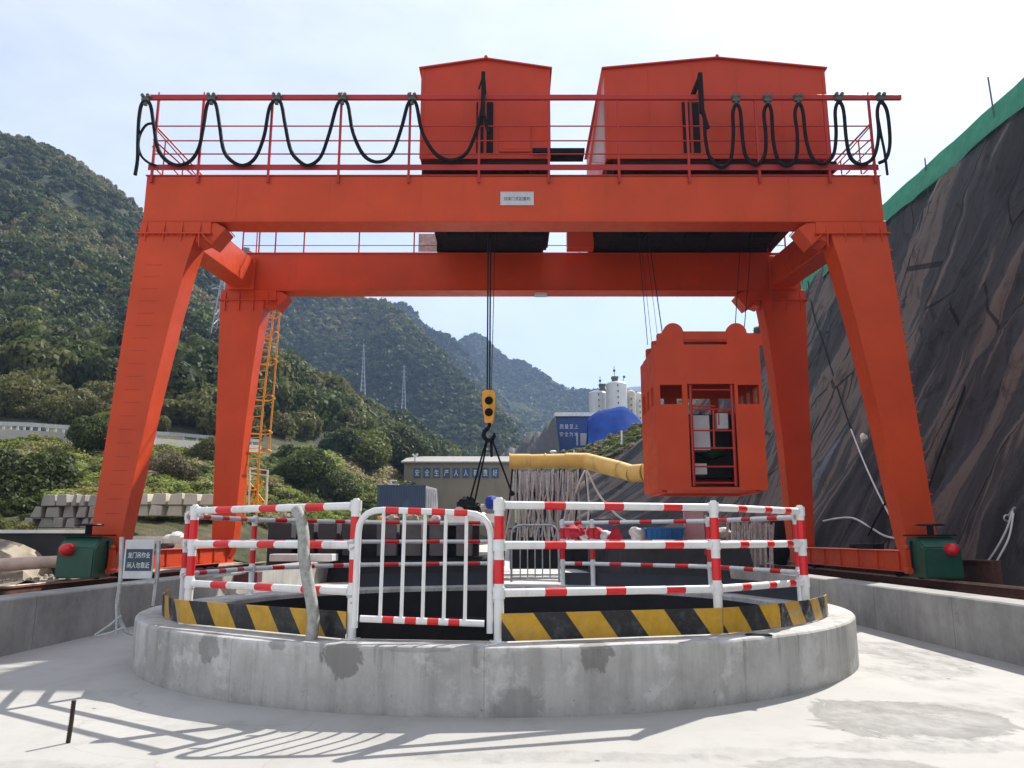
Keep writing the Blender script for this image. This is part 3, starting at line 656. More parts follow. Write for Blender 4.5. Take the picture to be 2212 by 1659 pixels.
for g_, n_, ra, rb, sd_, a0, a1, cl in ((RIDGE2, 9500, 1.1, 3.3, 11, .05, .78, (350, 1200)), (RIDGE3, 7000, 1.2, 3.2, 12, .25, .77, (720, 1180)), (RIDGE4, 11000, 1.4, 3.4, 13, .25, .77, (860, 1480))):
    p, v = scatter(g_, a0, a1, n_, sd_, cl); t = tint_mix(p, sd_, [(.2, DARK * 1.1), (.40, MID * .8), (.60, MID * 1.1), (.78, OLV)], .012)
    kind(crowns('woodland', p, RNG.uniform(ra, rb, len(p)), PROTO_LO if sd_ == 11 else PROTO_XS, t, .9, .3), 'stuff')
# grass on the shoulder of the cut slope
p, v = scatter(GRASS, .0, .5, 1500, 15, (1200, 1720)); t = tint_mix(p, 4, [(.3, LIME * 1.1), (.55, OLV), (.8, DRY * 1.2)], .3)
kind(crowns('rough_grass', p, RNG.uniform(.12, .38, len(p)), PROTO_LO, t, .8, .2), 'stuff')
# trees and bushes one can tell apart
def tree(name, label, cat, base, r, h, tints, seed, group=None, trunk=True, n=4):
    root = thing(name, label, cat, tuple(base), group); rr = np.random.default_rng(seed)
    pts = []; rad = []
    for i in range(n):
        a = rr.uniform(0, 6.28); q = rr.uniform(.15, .6) * r if n > 1 else 0
        pts.append((base[0] + q * math.cos(a), base[1] + q * math.sin(a), base[2] + h - r * rr.uniform(.75, 1.25))); rad.append(r * rr.uniform(.55, .85))
    t = np.array([tints * rr.uniform(.8, 1.2) for _ in range(n)])
    o = crowns('crown', np.array(pts), np.array(rad), PROTO_BU, t, .95, 0.1)
    o.data.transform(Matrix.Translation(-Vector(base))); o.parent = root
    b = MB(); B = Vector(base)
    b.tube([B, B + Vector((.05 * r, 0, h * .35)), B + Vector((0, 0, h * .7))], [.07 * r + .03, .05 * r + .02, .02 * r + .01], 7)
    for i in range(n): b.tube([B + Vector((0, 0, h * .4)), Vector(pts[i])], [.035 * r + .01, .01], 5)
    b.build('trunk', 'bark', root)
GT = 'bushes and small trees below the hillside road'
def hillz(px, py): # nearest loft vertex to a picture position: for putting plants on the slope
    g2 = HILL1[:106].reshape(-1, 3); x, y = px_of(g2); return g2[np.argmin((x - px) ** 2 + (y - py) ** 2)]
for i, (px, py, r, h, tn, lab) in enumerate([
    (200, 1000, 1.5, 2.9, MID * 1.1, 'dark green round bush just left of the front left crane leg, below the road'),
    (215, 960, 1.0, 2.4, LIME, 'bright green small tree rising over the road edge left of the front leg'),
    (60, 1085, 1.9, 2.6, MID * .9, 'grey green bush at the left edge of the picture above the stacked blocks'),
    (40, 905, 2.2, 3.2, OLV * .9, 'olive bush above the road at the far left'),
    (150, 905, 2.1, 3.0, OLV, 'olive brown bush above the road, beside the far left one'),
    (380, 1045, 1.6, 2.3, DRY * .8, 'dry brown bush between the two left crane legs above pale blocks'),
    (440, 1010, 1.4, 2.2, OLV * .8, 'tufted olive bush under the road wall beside the back left leg'),
    (640, 1062, 2.4, 3.4, MID, 'green bush just right of the yellow caged ladder'),
    (700, 1080, 2.6, 3.2, MID * .85, 'rounded dark green bush left of the blue container'),
    (735, 1010, 2.6, 4.2, DARK * 1.5, 'dark clipped looking bush above the others left of the hook'),
    (790, 1040, 3.4, 5.6, LIME * .75, 'tall yellow green bush behind the blue container'),
    (850, 1035, 4.2, 7.0, MID * .8, 'dark green tree beside the left end of the beige shed')]):
    b_ = hillz(px, py); tree('bush' if i not in (1, 11) else 'small_tree', lab, 'bush' if i not in (1, 11) else 'tree', tuple(b_), r, h, tn, 40 + i, GT, n=6)

# ---- air between here and the far hills
b = MB(); b.box((-1500, -40, -16), (2600, 2400, 560)); o = b.build('haze', 'haze_air'); kind(o, 'stuff')
# ================================================================== GANTRY CRANE
# drawn in workshop units; set to its true size (1 unit = 1.4 m) once complete
BEFORE = set(bpy.data.objects)
CSX = (-6.88, 6.78)
YF, YB, GW = 13.7, 17.8, .42                       # front faces of the girders, girder width
ZL, ZT = 7.23, 8.17
XL, XR = -6.83, 6.88
crane = thing('gantry_crane', 'huge orange red gantry crane straddling the shaft on rails', 'gantry crane', (0, 15.9, .88))
def girder(y0, x0, x1, nm):
    b = MB()
    b.box((x0, y0, ZL + .022), (x1, y0 + GW, ZT - .022))                       # webs
    b.box((x0 - .02, y0 - .035, ZL), (x1 + .02, y0 + GW + .035, ZL + .02))     # lower flange
    b.box((x0 - .02, y0 - .03, ZT - .02), (x1 + .02, y0 + GW + .03, ZT))       # upper flange
    b.box((x0 + .3, y0 + GW * .5 - .03, ZT + .001), (x1 - .3, y0 + GW * .5 + .03, ZT + .09))
    o = b.build(nm, 'crane_red', crane, bevel=.006); return o
gf = girder(YF, XL, XR, 'girder'); gb = girder(YB, XL + .05, XR - .05, 'girder')
def leg(sx, front):
    s = -1 if front else 1; xo = 6.85 if sx < 0 else 6.9
    yt0, yt1 = (YF - .03, YF + GW + .06) if front else (YB - .04, YB + GW + .05)
    yb0, yb1 = (13.0, 13.42) if front else (18.32, 18.74)
    b = MB(); zb, zt = 1.34, 7.0
    lv = [(zb, .48), (1.8, .52), (3.75, .65), (5.3, .80), (6.35, .93), (zt, 1.04)]
    for (z0, w0), (z1, w1) in zip(lv, lv[1:]):
        k0, k1 = (z0 - zb) / (zt - zb), (z1 - zb) / (zt - zb)
        def q(z, w_, k):
            ya, yb_ = yb0 + (yt0 - yb0) * k, yb1 + (yt1 - yb1) * k
            xa, xb = sx * xo, sx * (xo - w_)
            pts = [(min(xa, xb), ya, z), (max(xa, xb), ya, z), (max(xa, xb), yb_, z), (min(xa, xb), yb_, z)]; return pts
        b.hexa(q(z0, w0, k0), q(z1, w1, k1))
    # thin outer edge plates standing proud, as on a welded box leg
    L = b.build('leg', 'crane_red', crane)
    me = L.data; bm_ = bmesh.new(); bm_.from_mesh(me)
    bmesh.ops.remove_doubles(bm_, verts=bm_.verts, dist=.0005)
    seen = {}
    for f in list(bm_.faces):
        key = tuple(sorted(v.index for v in f.verts)); seen.setdefault(key, []).append(f)
    kill = [f for fs in seen.values() if len(fs) > 1 for f in fs]
    if kill: bmesh.ops.delete(bm_, geom=kill, context='FACES_ONLY')
    bmesh.ops.recalc_face_normals(bm_, faces=bm_.faces); bm_.to_mesh(me); bm_.free()
    # top flange with stiffener ribs
    b = MB(); x_in = xo - 1.33
    def bx(x0, x1, *r): b.box((min(sx * x0, sx * x1), r[0], r[2]), (max(sx * x0, sx * x1), r[1], r[3]))
    bx(xo + .05, x_in, yt0 - .05, yt1 + .03, 6.985, 7.012)
    bx(xo, xo - 1.30, yt0 + .004, yt1 - .01, 7.0125, ZL - .001)
    for k in range(4):
        x = xo - .12 - k * .33
        b.hexa([(sx * x - .01, yt0 - .045, 7.013), (sx * x + .01, yt0 - .045, 7.013), (sx * x + .01, yt0 + .003, 7.013), (sx * x - .01, yt0 + .003, 7.013)],
               [(sx * x - .01, yt0 - .004, 7.21), (sx * x + .01, yt0 - .004, 7.21), (sx * x + .01, yt0 + .003, 7.21), (sx * x - .01, yt0 + .003, 7.21)])
        yy = yt0 - .03
        b.hexa([(sx * x - .01, yt0 - .012, 6.74), (sx * x + .01, yt0 - .012, 6.74), (sx * x + .01, yt0 + .02, 6.74), (sx * x - .01, yt0 + .02, 6.74)],
               [(sx * x - .01, yt0 - .045, 6.984), (sx * x + .01, yt0 - .045, 6.984), (sx * x + .01, yt0 + .0, 6.984), (sx * x - .01, yt0 + .0, 6.984)])
    b.build('leg_flange', 'crane_red', L)
    # foot: gusset and pivot
    b = MB(); xc = sx * (xo - .22)
    b.prism([(xc - .26, 1.34), (xc + .26, 1.34), (xc + .17, 1.10), (xc - .17, 1.10)], yb0 + .04, yb1 - .04)
    b.cyl((xc, yb0 - .04, 1.16), (xc, yb1 + .04, 1.16), .07, 12)
    b.build('foot', 'crane_red', L)
    return L
legs = {(sx, fr): leg(sx, fr) for sx in (-1, 1) for fr in (True, False)}
# climbing rungs on the outer faces of the right front leg and the weld ribs of the left front leg
b = MB()
for k in range(22):
    z = 1.75 + k * .235; kk = (z - 1.34) / 5.66; y = 13.0 + (YF - .03 - 13.0) * kk
    b.tube([(6.9, y + .02, z), (6.95, y + .02, z), (6.95, y + .30, z), (6.9, y + .30, z)], .014, 6)
b.build('rungs', 'crane_red', legs[(1, True)])
b = MB()
for k in range(22):
    z = 1.75 + k * .235; kk = (z - 1.34) / 5.66; y = 13.0 + (YF - .03 - 13.0) * kk
    b.tube([(-6.85, y + .02, z), (-6.89, y + .02, z), (-6.89, y + .30, z), (-6.85, y + .30, z)], .009, 6)
b.build('rungs', 'crane_red', legs[(-1, True)])
b = MB()
for k in range(20):
    z = 1.9 + k * .235; kk = (z - 1.34) / 5.66; y = 13.0 + (YF - .03 - 13.0) * kk; b.box((-6.66, y - .004, z), (-6.66 + .22 + .1 * kk, y + .001, z + .008))
b.build('weld_marks', 'rail_red', legs[(-1, True)])
for g_, y0 in ((gf, YF), (gb, YB)):
    b = MB()
    for k in range(1, 8): x = XL + (XR - XL) * k / 8; b.box((x - .006, y0 - .004, ZL + .023), (x + .006, y0 + .001, ZT - .023))
    b.box((XL + .05, y0 - .003, ZL + .05), (XR - .05, y0 + .001, ZL + .058)); b.build('weld_seams', 'crane_red', g_)
for (sx, fr_), L in legs.items():
    b = MB(); y0 = (YF if fr_ else YB) - .06
    for k in range(9): x = sx * (6.80 - k * .115); b.cyl((x, y0 - .001, 6.965), (x, y0 - .018, 6.965), .014, 6); b.cyl((x, y0 + .01, 7.013), (x, y0 + .01, 7.03), .014, 6)
    b.build('flange_bolts', 'crane_red', L)
# haunch boxes between girder underside and leg
for sx in (-1, 1):
    for y0 in (YF, YB):
        b = MB(); x0 = 5.66
        b.prism([(sx * (x0 + .17), 6.84), (sx * (x0 + .17), 7.225), (sx * (x0 - .20), 7.225), (sx * (x0 - .38), 7.12), (sx * (x0 - .14), 6.80), (sx * (x0 + .02), 6.90)], y0 + .0, y0 + GW + .02)
        b.beam((sx * (x0 + .03), y0 - .045, 6.985), (sx * (x0 - .18), y0 - .045, 6.77), .05, .03)
        b.build('haunch', 'crane_red', crane, bevel=.008)
# upper end beams and their end plates
for sx in (-1, 1):
    b = MB(); xa, xb = sorted((sx * 6.12, sx * 6.62))
    b.hexa([(xa, YF + GW + .04, 7.03), (xb, YF + GW + .04, 7.03), (xb, YB - .04, 7.32), (xa, YB - .04, 7.32)],
           [(xa, YF + GW + .04, 7.72), (xb, YF + GW + .04, 7.72), (xb, YB - .04, 7.98), (xa, YB - .04, 7.98)])
    b.hexa([(xa - .07, YB - .16, 7.22), (xb + .07, YB - .16, 7.22), (xb + .07, YB - .12, 7.22), (xa - .07, YB - .12, 7.22)],
           [(xa - .07, YB - .16, 8.05), (xb + .07, YB - .16, 8.05), (xb + .07, YB - .12, 8.05), (xa - .07, YB - .12, 8.05)])
    b.build('end_beam', 'crane_red', crane, bevel=.008)
# lower sill beams on wheels
for sx, xr in ((-1, CSX[0]), (1, CSX[1])):
    b = MB(); xc = sx * 6.66
    b.box((xc - .20, 12.95, .955), (xc + .20, 18.85, .97)); b.box((xc - .16, 12.98, .971), (xc + .16, 18.82, 1.285)); b.box((xc - .21, 12.95, 1.286), (xc + .21, 18.85, 1.305))
    for k in range(7): b.box((xc - .19, 13.5 + k * .8, .972), (xc + .19, 13.52 + k * .8, 1.284))
    sill = b.build('sill_beam', 'crane_red', crane, bevel=.005)
    b = MB()
    for y in (14.1, 14.9, 16.6, 17.6): b.box((xc - sx * .165 - .004, y, 1.0), (xc - sx * .165 + .004, y + .42, 1.07))
    b.build('cover_plate', 'crane_red', sill)
    b = MB(); b.box((xc - .10, 14.6, 1.306), (xc + .10, 15.3, 1.40)); b.cyl((xc, 15.31, 1.36), (xc, 15.75, 1.36), .05, 12); b.build('drive_motor', 'black_metal', sill)
    for y in (13.25, 14.0, 17.9, 18.55):
        b = MB(); x_ = xr; b.cyl((x_ - .06, y, .985), (x_ + .06, y, .985), .115, 18); b.cyl((x_ - .10, y, .985), (x_ - .061, y, .985), .14, 18); b.cyl((x_ + .061, y, .985), (x_ + .10, y, .985), .14, 18)
        b.build('wheel', 'black_metal', crane)
    # rail clamp box with a red buffer in front of the front foot
    x0, x1 = (-6.98, -6.40) if sx < 0 else (6.32, 6.90)
    b = MB(); y0, y1 = 12.32, 12.90
    b.prism([(y0, .90), (y1, .90), (y1, 1.50), (y0 + .22, 1.53), (y0 + .02, 1.36)], x0, x1, axis='x')
    cl = b.build('rail_clamp', 'green_paint', crane, bevel=.02, bseg=2)
    b = MB()
    b.box((x0 - .02, y0 + .15, 1.535), (x1 + .02, y1 + .02, 1.56)); b.cyl(((x0 + x1) / 2, y0 + .33, 1.56), ((x0 + x1) / 2, y0 + .33, 1.70), .05, 12)
    b.tube([(x0 - .012, y1 - .2, 1.46), (x0 - .03, y1 - .22, 1.2), (x0 - .012, y1 - .2, 1.0)] if sx > 0 else [(x1 + .012, y1 - .2, 1.46), (x1 + .03, y1 - .22, 1.2), (x1 + .012, y1 - .2, 1.0)], .015, 6)
    b.build('clamp_lid', 'black_metal', cl)
    b = MB(); cxx = (x0 + x1) / 2; b.tube([(cxx + .2 * math.cos(t), y0 + .33 + .2 * math.sin(t), 1.71) for t in np.linspace(0, 6.283, 21)[:-1]], .018, 6, closed=True)
    for t in (0, 2.09, 4.19): b.beam((cxx, y0 + .33, 1.71), (cxx + .2 * math.cos(t), y0 + .33 + .2 * math.sin(t), 1.71), .025, .015)
    b.build('handwheel', 'handwheel', cl)
    bxp = x0 + .17 if sx < 0 else x1 - .17
    b = MB(); b.cyl((bxp, y0 + .06, 1.33), (bxp, y0 - .05, 1.33), .095, 20); b.ball((bxp, y0 - .05, 1.33), .094, n=16); b.build('buffer', 'buffer_red', cl)
    b = MB(); xs = x1 + .03 if sx < 0 else x0 - .11
    b.box((xs, 12.70, .95), (xs + .08, 12.78, 1.32)); b.cyl((xs + .04, 12.66, 1.0), (xs + .04, 12.82, 1.0), .05, 10); b.ball((xs + .04, 12.74, 1.36), .045, n=8)
    b.build('clamp_arm', 'crane_red', cl)
# railing of the front walkway: the top pipe doubles as cable track
def railing(yr, xs, z0, z1, mids, name, r=.022, mat='rail_red', topr=.05, lean=.0, x_ext=(-6.95, 7.40), track=True):
    o = None
    b = MB()
    if track: b.box((x_ext[0], yr - .03, z1 - .05), (x_ext[1], yr + .03, z1 + .05))
    else: b.tube([(x_ext[0], yr, z1), (x_ext[1], yr, z1)], topr, 6)
    o = b.build(name, mat, crane, bevel=.006 if track else 0)
    b = MB()
    for z, rr in mids: b.tube([(xs[0], yr + .02, z), (xs[-1], yr + .02, z)], rr, 6)
    b.build('mid_rail', mat, o)
    for x in xs:
        b = MB(); b.box((x - r, yr - r * .8 + .012, z0), (x + r, yr + r * .8 + .012, z1 - .03)); b.box((x - .012, yr - .01, z1 + .05), (x + .012, yr + .01, z1 + .11))
        b.build('rail_post', mat, o)
    return o
posts = [-6.72, -5.86] + [-5.86 + 1.31 * k for k in range(1, 10)] + [6.78]
fr = railing(YF - .055, posts, ZT - .17, 9.73, [(9.15, .013), (8.85, .013), (8.58, .013)], 'cable_track')
b = MB(); b.box((-6.8, YF - .052, 8.25), (6.85, YF - .04, 8.36)); b.build('toe_strip', 'rail_red', fr)
bp = [-6.6, -6.2, -5.8] + [-5.1 + 1.35 * k for k in range(9)] + [6.2, 6.7]
railing(YB + GW + .05, bp, ZT - .1, 9.2, [(8.9, .010), (8.55, .010)], 'rail_top', r=.016, topr=.014, x_ext=(-6.6, 6.7), track=False)
# end railings running front to back with diagonal braces
for sx in (-1, 1):
    b = MB(); x = sx * 6.78
    for z in (9.15, 8.75, 8.4): b.tube([(x, YF, z), (x - sx * .0, YB + .4, z)], .013, 6)
    for k in range(5): b.tube([(x, YF + .5 + k * .85, 8.1), (x, YF + .5 + k * .85, 9.15)], .014, 6)
    b.tube([(x, YF, 9.2), (x - sx * .9, YF + .9, 8.3)], .018, 6); b.tube([(x, YF, 8.9), (x - sx * .8, YF + .8, 8.25)], .014, 6)
    b.tube([(x - sx * .75, YB - .2, 8.1), (x - sx * .75, YB - .2, 9.1), (x - sx * .4, YB - .2, 9.25), (x, YB - .2, 9.15)], .014, 6)
    b.build('end_railing', 'rail_red', crane)
# name plate
b = MB(); xa, xb = P(1081, 430, YF - .01).x, P(1153, 430, YF - .01).x; za, zb = P(1100, 444, YF).z, P(1100, 415, YF).z
b.box((xa, YF - .014, za), (xb, YF - .001, zb)); b.box((xa, YF - .018, za), (xb, YF - .014, za + .012)); b.box((xa, YF - .018, zb - .012), (xb, YF - .014, zb)); b.box((xa, YF - .018, za + .012), (xa + .012, YF - .014, zb - .012)); b.box((xb - .012, YF - .018, za + .012), (xb, YF - .014, zb - .012))
pl = b.build('name_plate', 'plate_grey', crane); text('lettering', '双梁门式起重机', 'ink', pl, ((xa + xb) / 2, YF - .0145, (za + zb) / 2 - .005), .075, width=(xb - xa) * .80, thick=.002)
b = MB(); b.box((P(1155, 640, YB).x, YB + .1, ZL - .06), (P(1182, 640, YB).x, YB + .3, ZL - .001)); b.build('lamp_box', 'grey_box', crane)
# caged ladder beside the back left leg, with a small frame at its foot
YLd = 19.0
out_ = [P(x, y, YLd) for x, y in ((605, 660), (601, 715), (597, 769), (590, 862), (584, 932), (582, 975))]
inn = [P(x, y, YLd + .25) for x, y in ((592, 665), (585, 730), (577, 794), (568, 876), (560, 975), (556, 1074), (553, 1130))]
b = MB(); b.tube(out_, .022, 6); b.tube(inn, .026, 6)
in2 = [p + Vector((-.33, .15, 0)) for p in inn]; b.tube(in2, .026, 6)
for k in range(26):
    t = k / 26 * (len(inn) - 1); i = int(t); f = t - i; p = inn[i] * (1 - f) + inn[i + 1] * f; q = in2[i] * (1 - f) + in2[i + 1] * f; b.tube([p, q], .012, 5)
lad = b.build('caged_ladder', 'yellow_paint', crane)
for k, (t, _) in enumerate([(.25, 0), (1.1, 0), (2.1, 0), (2.95, 0), (4.0, 0), (4.95, 0)]):
    i = min(int(t), len(out_) - 2); f = t - i; p = out_[i] * (1 - f) + out_[i + 1] * f
    j = min(range(len(inn)), key=lambda q: abs(inn[q].z - p.z)); jz = p.z
    t2 = next((a for a in range(len(inn) - 1) if inn[a].z >= jz >= inn[a + 1].z), 0); f2 = (inn[t2].z - jz) / max(1e-5, inn[t2].z - inn[t2 + 1].z)
    q = inn[t2] * (1 - f2) + inn[t2 + 1] * f2; q2 = q + Vector((-.33, .15, 0)); c = (p + q2) / 2
    pts = [q, q + (p - q) * .55 + Vector((.05, -.30, .02)), p + Vector((0, -.16, 0)), p, p + Vector((-.02, .22, 0)), c + Vector((0, .42, 0)), q2]
    b = MB(); b.tube(pts, .02, 6); b.build('hoop', 'yellow_paint', lad)
b = MB(); fa = [P(540, 1011, 19.3), P(578, 1016, 19.3), P(575, 1092, 19.3), P(538, 1092, 19.3)]
b.tube(fa + [fa[0]], .025, 6); b.tube([P(540, 1022, 19.3), P(578, 1027, 19.3)], .02, 6); b.build('foot_frame', 'white_paint', lad)
b = MB()
for (x0, y0, x1, y1) in ((536, 1040, 570, 1085), (570, 1040, 536, 1085), (536, 1085, 572, 1085), (556, 1030, 556, 1090), (536, 1060, 560, 1048)): b.beam(P(x0, y0, 19.5), P(x1, y1, 19.5), .05, .05)
b.build('foot_brace', 'yellow_paint', lad)

# ================================================================== HOIST HOUSES RIDING ON THE GIRDERS
def hoist_house(label, xa, xb, xr, ze, zr, y0, y1, doorx, armpx, panel=None, ub=None):
    root = thing('hoist_house', label, 'hoist house', ((xa + xb) / 2, (y0 + y1) / 2, ZT + .1), 'hoist houses on the crane girders')
    zb = 8.80
    b = MB(); t = .03
    b.prism([(xa, zb), (xb, zb), (xb, ze), (xr, zr), (xa, ze)], y0, y0 + t)
    b.prism([(xa, zb), (xb, zb), (xb, ze), (xr, zr), (xa, ze)], y1 - t, y1)
    b.box((xa, y0 + t, zb), (xa + t, y1 - t, ze)); b.box((xb - t, y0 + t, zb), (xb, y1 - t, ze)); b.box((xa + t, y0 + t, zb), (xb - t, y1 - t, zb + t))
    b.build('walls', 'house_red', root)
    b = MB(); e = .05
    for (x0, z0, x1, z1) in ((xa - e, ze - .008, xr, zr), (xb + e, ze - .008, xr, zr)):
        b.hexa([(x0, y0 - .06, z0), (x1, y0 - .06, z1), (x1, y1 + .06, z1), (x0, y1 + .06, z0)][::1 if x0 < x1 else -1], [(x0, y0 - .06, z0 + .028), (x1, y0 - .06, z1 + .028), (x1, y1 + .06, z1 + .028), (x0, y1 + .06, z0 + .028)][::1 if x0 < x1 else -1])
    b.cyl((xr, y0 - .09, zr + .02), (xr, y1 + .06, zr + .02), .035, 8)
    b.build('roof', 'house_red', root)
    b = MB()                                            # trim angles and panel seams
    b.box((xa - .008, y0 - .012, zb - .02), (xb + .008, y0 - .002, zb + .07)); b.box((xa - .008, y0 - .012, zb + .071), (xa + .05, y0 - .002, ze)); b.box((xb - .05, y0 - .012, zb + .071), (xb + .008, y0 - .002, ze))
    n = int((xb - xa) / 1.05)
    for k in range(1, n + 1): x = xa + (xb - xa) * k / (n + 1); b.box((x - .006, y0 - .006, zb + .071), (x + .006, y0 - .002, ze - .02))
    b.build('trim', 'house_red', root)
    b = MB(); b.box((doorx - .17, y0 - .03, zb + .10), (doorx - .03, y0 - .013, 9.98)); b.box((doorx + .03, y0 - .03, zb + .10), (doorx + .16, y0 - .013, 9.98)); b.build('vent_panel', 'black_metal', root)
    a0 = P(armpx[0], armpx[1], YF - .14); a1 = P(armpx[2], armpx[3], YF - .14)
    b = MB(); b.box((a0.x - .045, YF - .20, a1.z), (a0.x + .035, YF - .12, a0.z)); b.box((a0.x - .035, YF - .13, a0.z - .12), (a0.x + .03, y0 - .0131, a0.z - .02)); b.beam((a0.x - .09, YF - .17, a0.z - .35), (a0.x - .01, YF - .17, a0.z - .08), .03, .03)
    b.tube([(a0.x, YF - .17, a1.z + .1), (a0.x + .05, YF - .17, a1.z - .15), (a0.x + .1, YF - .16, a1.z - .32)], .035, 6)
    b.build('cable_arm', 'black_metal', root)
    if panel:
        (px0, py0, px1, py1) = panel; q0, q1 = P(px0, py1, y0), P(px1, py0, y0)
        b = MB(); b.box((q0.x, y0 - .05, q0.z), (q1.x, y0 - .012, q1.z)); b.box((q0.x + .05, y0 - .057, q0.z + .05), (q1.x - .05, y0 - .05, q1.z - .05)); b.build('hatch', 'house_red', root, bevel=.006)
    # dark machine frame slung between the girders
    u0, u1 = ub; b = MB()
    b.box((u0, YF + GW + .12, 8.22), (u1, YB - .06, 8.36)); b.box((xa + .03, y0 + .12, 8.361), (xb - .03, YB - .12, zb - .02))
    b.box((xa + .10, YF + .10, 8.36), (xb - .10, YF + GW - .05, 8.50)); b.box((xa + .0, YB + .06, ZT + .1), (xb, YB + GW - .05, zb - .02))
    fr_ = b.build('machine_frame', 'black_metal', root)
    b = MB(); w_ = u1 - u0
    for k in range(3 if w_ > 2.2 else 2):
        x = u0 + w_ * (.18 + .34 * k); b.cyl((x - .25, 15.2, 8.24), (x + .25, 15.2, 8.24), .13, 16); b.cyl((x - .25, 16.7, 8.24), (x + .25, 16.7, 8.24), .13, 16)
        b.box((x + .3, 14.4, 8.15), (x + .36, 17.4, 8.219))
    b.build('rope_drum', 'black_metal', fr_)
    for z in (YF + GW * .5, YB + GW * .5):
        for x in (xa + .35, xb - .35):
            b = MB(); b.cyl((x, z - .045, ZT + .215), (x, z + .045, ZT + .215), .12, 16); b.build('trolley_wheel', 'black_metal', root)
    return root
Y0h = YF + .55
hx = lambda px, py=250: P(px, py, Y0h).x
h1 = hoist_house('narrower orange hoist house with a peaked roof, middle of the crane', hx(909), hx(1188), hx(1050, 130), P(1000, 150, Y0h).z, P(1000, 130, Y0h).z, Y0h, YB + .2, hx(1048), (1045, 158, 1047, 255), (1078, 268, 1146, 330), (P(958, 540, 17.7).x, P(1180, 540, 17.7).x))
h2 = hoist_house('wider orange hoist house with a peaked roof, right part of the crane', hx(1307), hx(1788), hx(1547, 130), P(1500, 150, Y0h).z, P(1500, 128, Y0h).z, Y0h, YB + .2, hx(1492), (1512, 160, 1514, 245), None, (P(1280, 540, 17.7).x, P(1670, 540, 17.7).x))
b = MB(); q = P(1150, 326, Y0h); q2 = P(1262, 334, Y0h); b.box((q.x, Y0h - .12, q2.z), (q2.x, Y0h + .3, q.z)); b.build('buffer_bar', 'black_metal', h1)
b = MB(); b.beam((hx(1305, 150) - .03, Y0h + .02, P(1305, 152, Y0h).z), (hx(1274, 360), Y0h + .05, P(1274, 360, Y0h).z), .05, .06); b.build('side_strut', 'house_red', h2)
b = MB()
b.hexa([(hx(1276, 358) + .03, Y0h + .08, 8.75), (hx(1306, 358), Y0h + .08, 8.75), (hx(1306, 358), Y0h + .1, 8.75), (hx(1276, 358) + .03, Y0h + .1, 8.75)],
       [(hx(1300, 200), Y0h + .08, P(1300, 200, Y0h).z), (hx(1307, 200), Y0h + .08, P(1300, 200, Y0h).z), (hx(1307, 200), Y0h + .1, P(1300, 200, Y0h).z), (hx(1300, 200), Y0h + .1, P(1300, 200, Y0h).z)])
b.build('lit_side_strip', 'pink_board', h2)  # pink tone paints in the light on the house's left side
b = MB(); q0, q1 = P(1224, 543, YB - .35), P(1280, 503, YB - .35); b.box((q0.x, YB - .6, q0.z), (q1.x, YB - .3, q1.z)); b.build('control_box', 'crane_red', crane, bevel=.01)
b = MB(); q0, q1 = P(903, 541, YB + .5), P(955, 503, YB + .5); b.box((q0.x, YB + .56, q0.z), (q1.x, YB + .6, q1.z)); b.build('control_box', 'pale_bag', crane)

# ---- hook block on the left hoist
HX, HY = P(1056, 880, 16).x, 16.0
for i, (dx, zt) in enumerate(((-.035, 8.2), (.015, 8.2), (.12, 8.2))):
    b = MB(); zb = P(1056, 850, 16).z
    b.tube([(HX + dx + (.0 if i < 2 else .0), HY + (.05 if i == 1 else -.03), zt), (HX + (dx if i < 2 else .05), HY, zb)], .019 if i < 2 else .009, 6); b.build('wire_rope', 'rope_steel', h1)
hook = thing('hook_block', 'yellow and black hook block hanging on wire ropes over the shaft', 'crane hook', (HX, HY, P(1056, 880, 16).z))
zp = lambda py: P(1056, py, 16).z; xp = lambda px: P(px, 880, 16).x
b = MB()
for s in (-1, 1):
    b.prism([(xp(1042), zp(872)), (xp(1042), zp(850)), (xp(1047), zp(845)), (xp(1066), zp(845)), (xp(1070), zp(851)), (xp(1070), zp(875)), (xp(1067), zp(905)), (xp(1062), zp(914)), (xp(1051), zp(914)), (xp(1046), zp(900))], HY + s * .14 - .012, HY + s * .14 + .012)
b.box((xp(1043), HY - .13, zp(856)), (xp(1069), HY + .13, zp(848))); b.box((xp(1047), HY - .127, zp(912)), (xp(1065), HY + .127, zp(902))); b.box((xp(1045), HY - .125, zp(884)), (xp(1068), HY + .125, zp(880)))
b.build('cheek_plates', 'hook_yellow', hook, bevel=.006)
for y in (868, 893):
    b = MB(); b.cyl((xp(1056.5), HY - .165, zp(y)), (xp(1056.5), HY + .165, zp(y)), .085, 18); b.build('sheave', 'black_metal', hook)
b = MB(); zc = zp(933); cx_ = xp(1057)
b.tube([(cx_, HY, zp(914)), (cx_, HY, zp(921)), (cx_ - .03, HY, zp(925)), (cx_ - .10, HY, zp(932)), (cx_ - .11, HY, zp(942)), (cx_ - .04, HY, zp(951)), (cx_ + .06, HY, zp(950)), (cx_ + .11, HY, zp(941)), (cx_ + .10, HY, zp(934))], [.04, .035, .04, .045, .05, .055, .05, .04, .015], 10)
b.build('hook', 'black_metal', hook)
sl = thing('rope_sling', 'two legged black rope sling dangling from the yellow hook', 'sling', (cx_, HY, zp(948)))
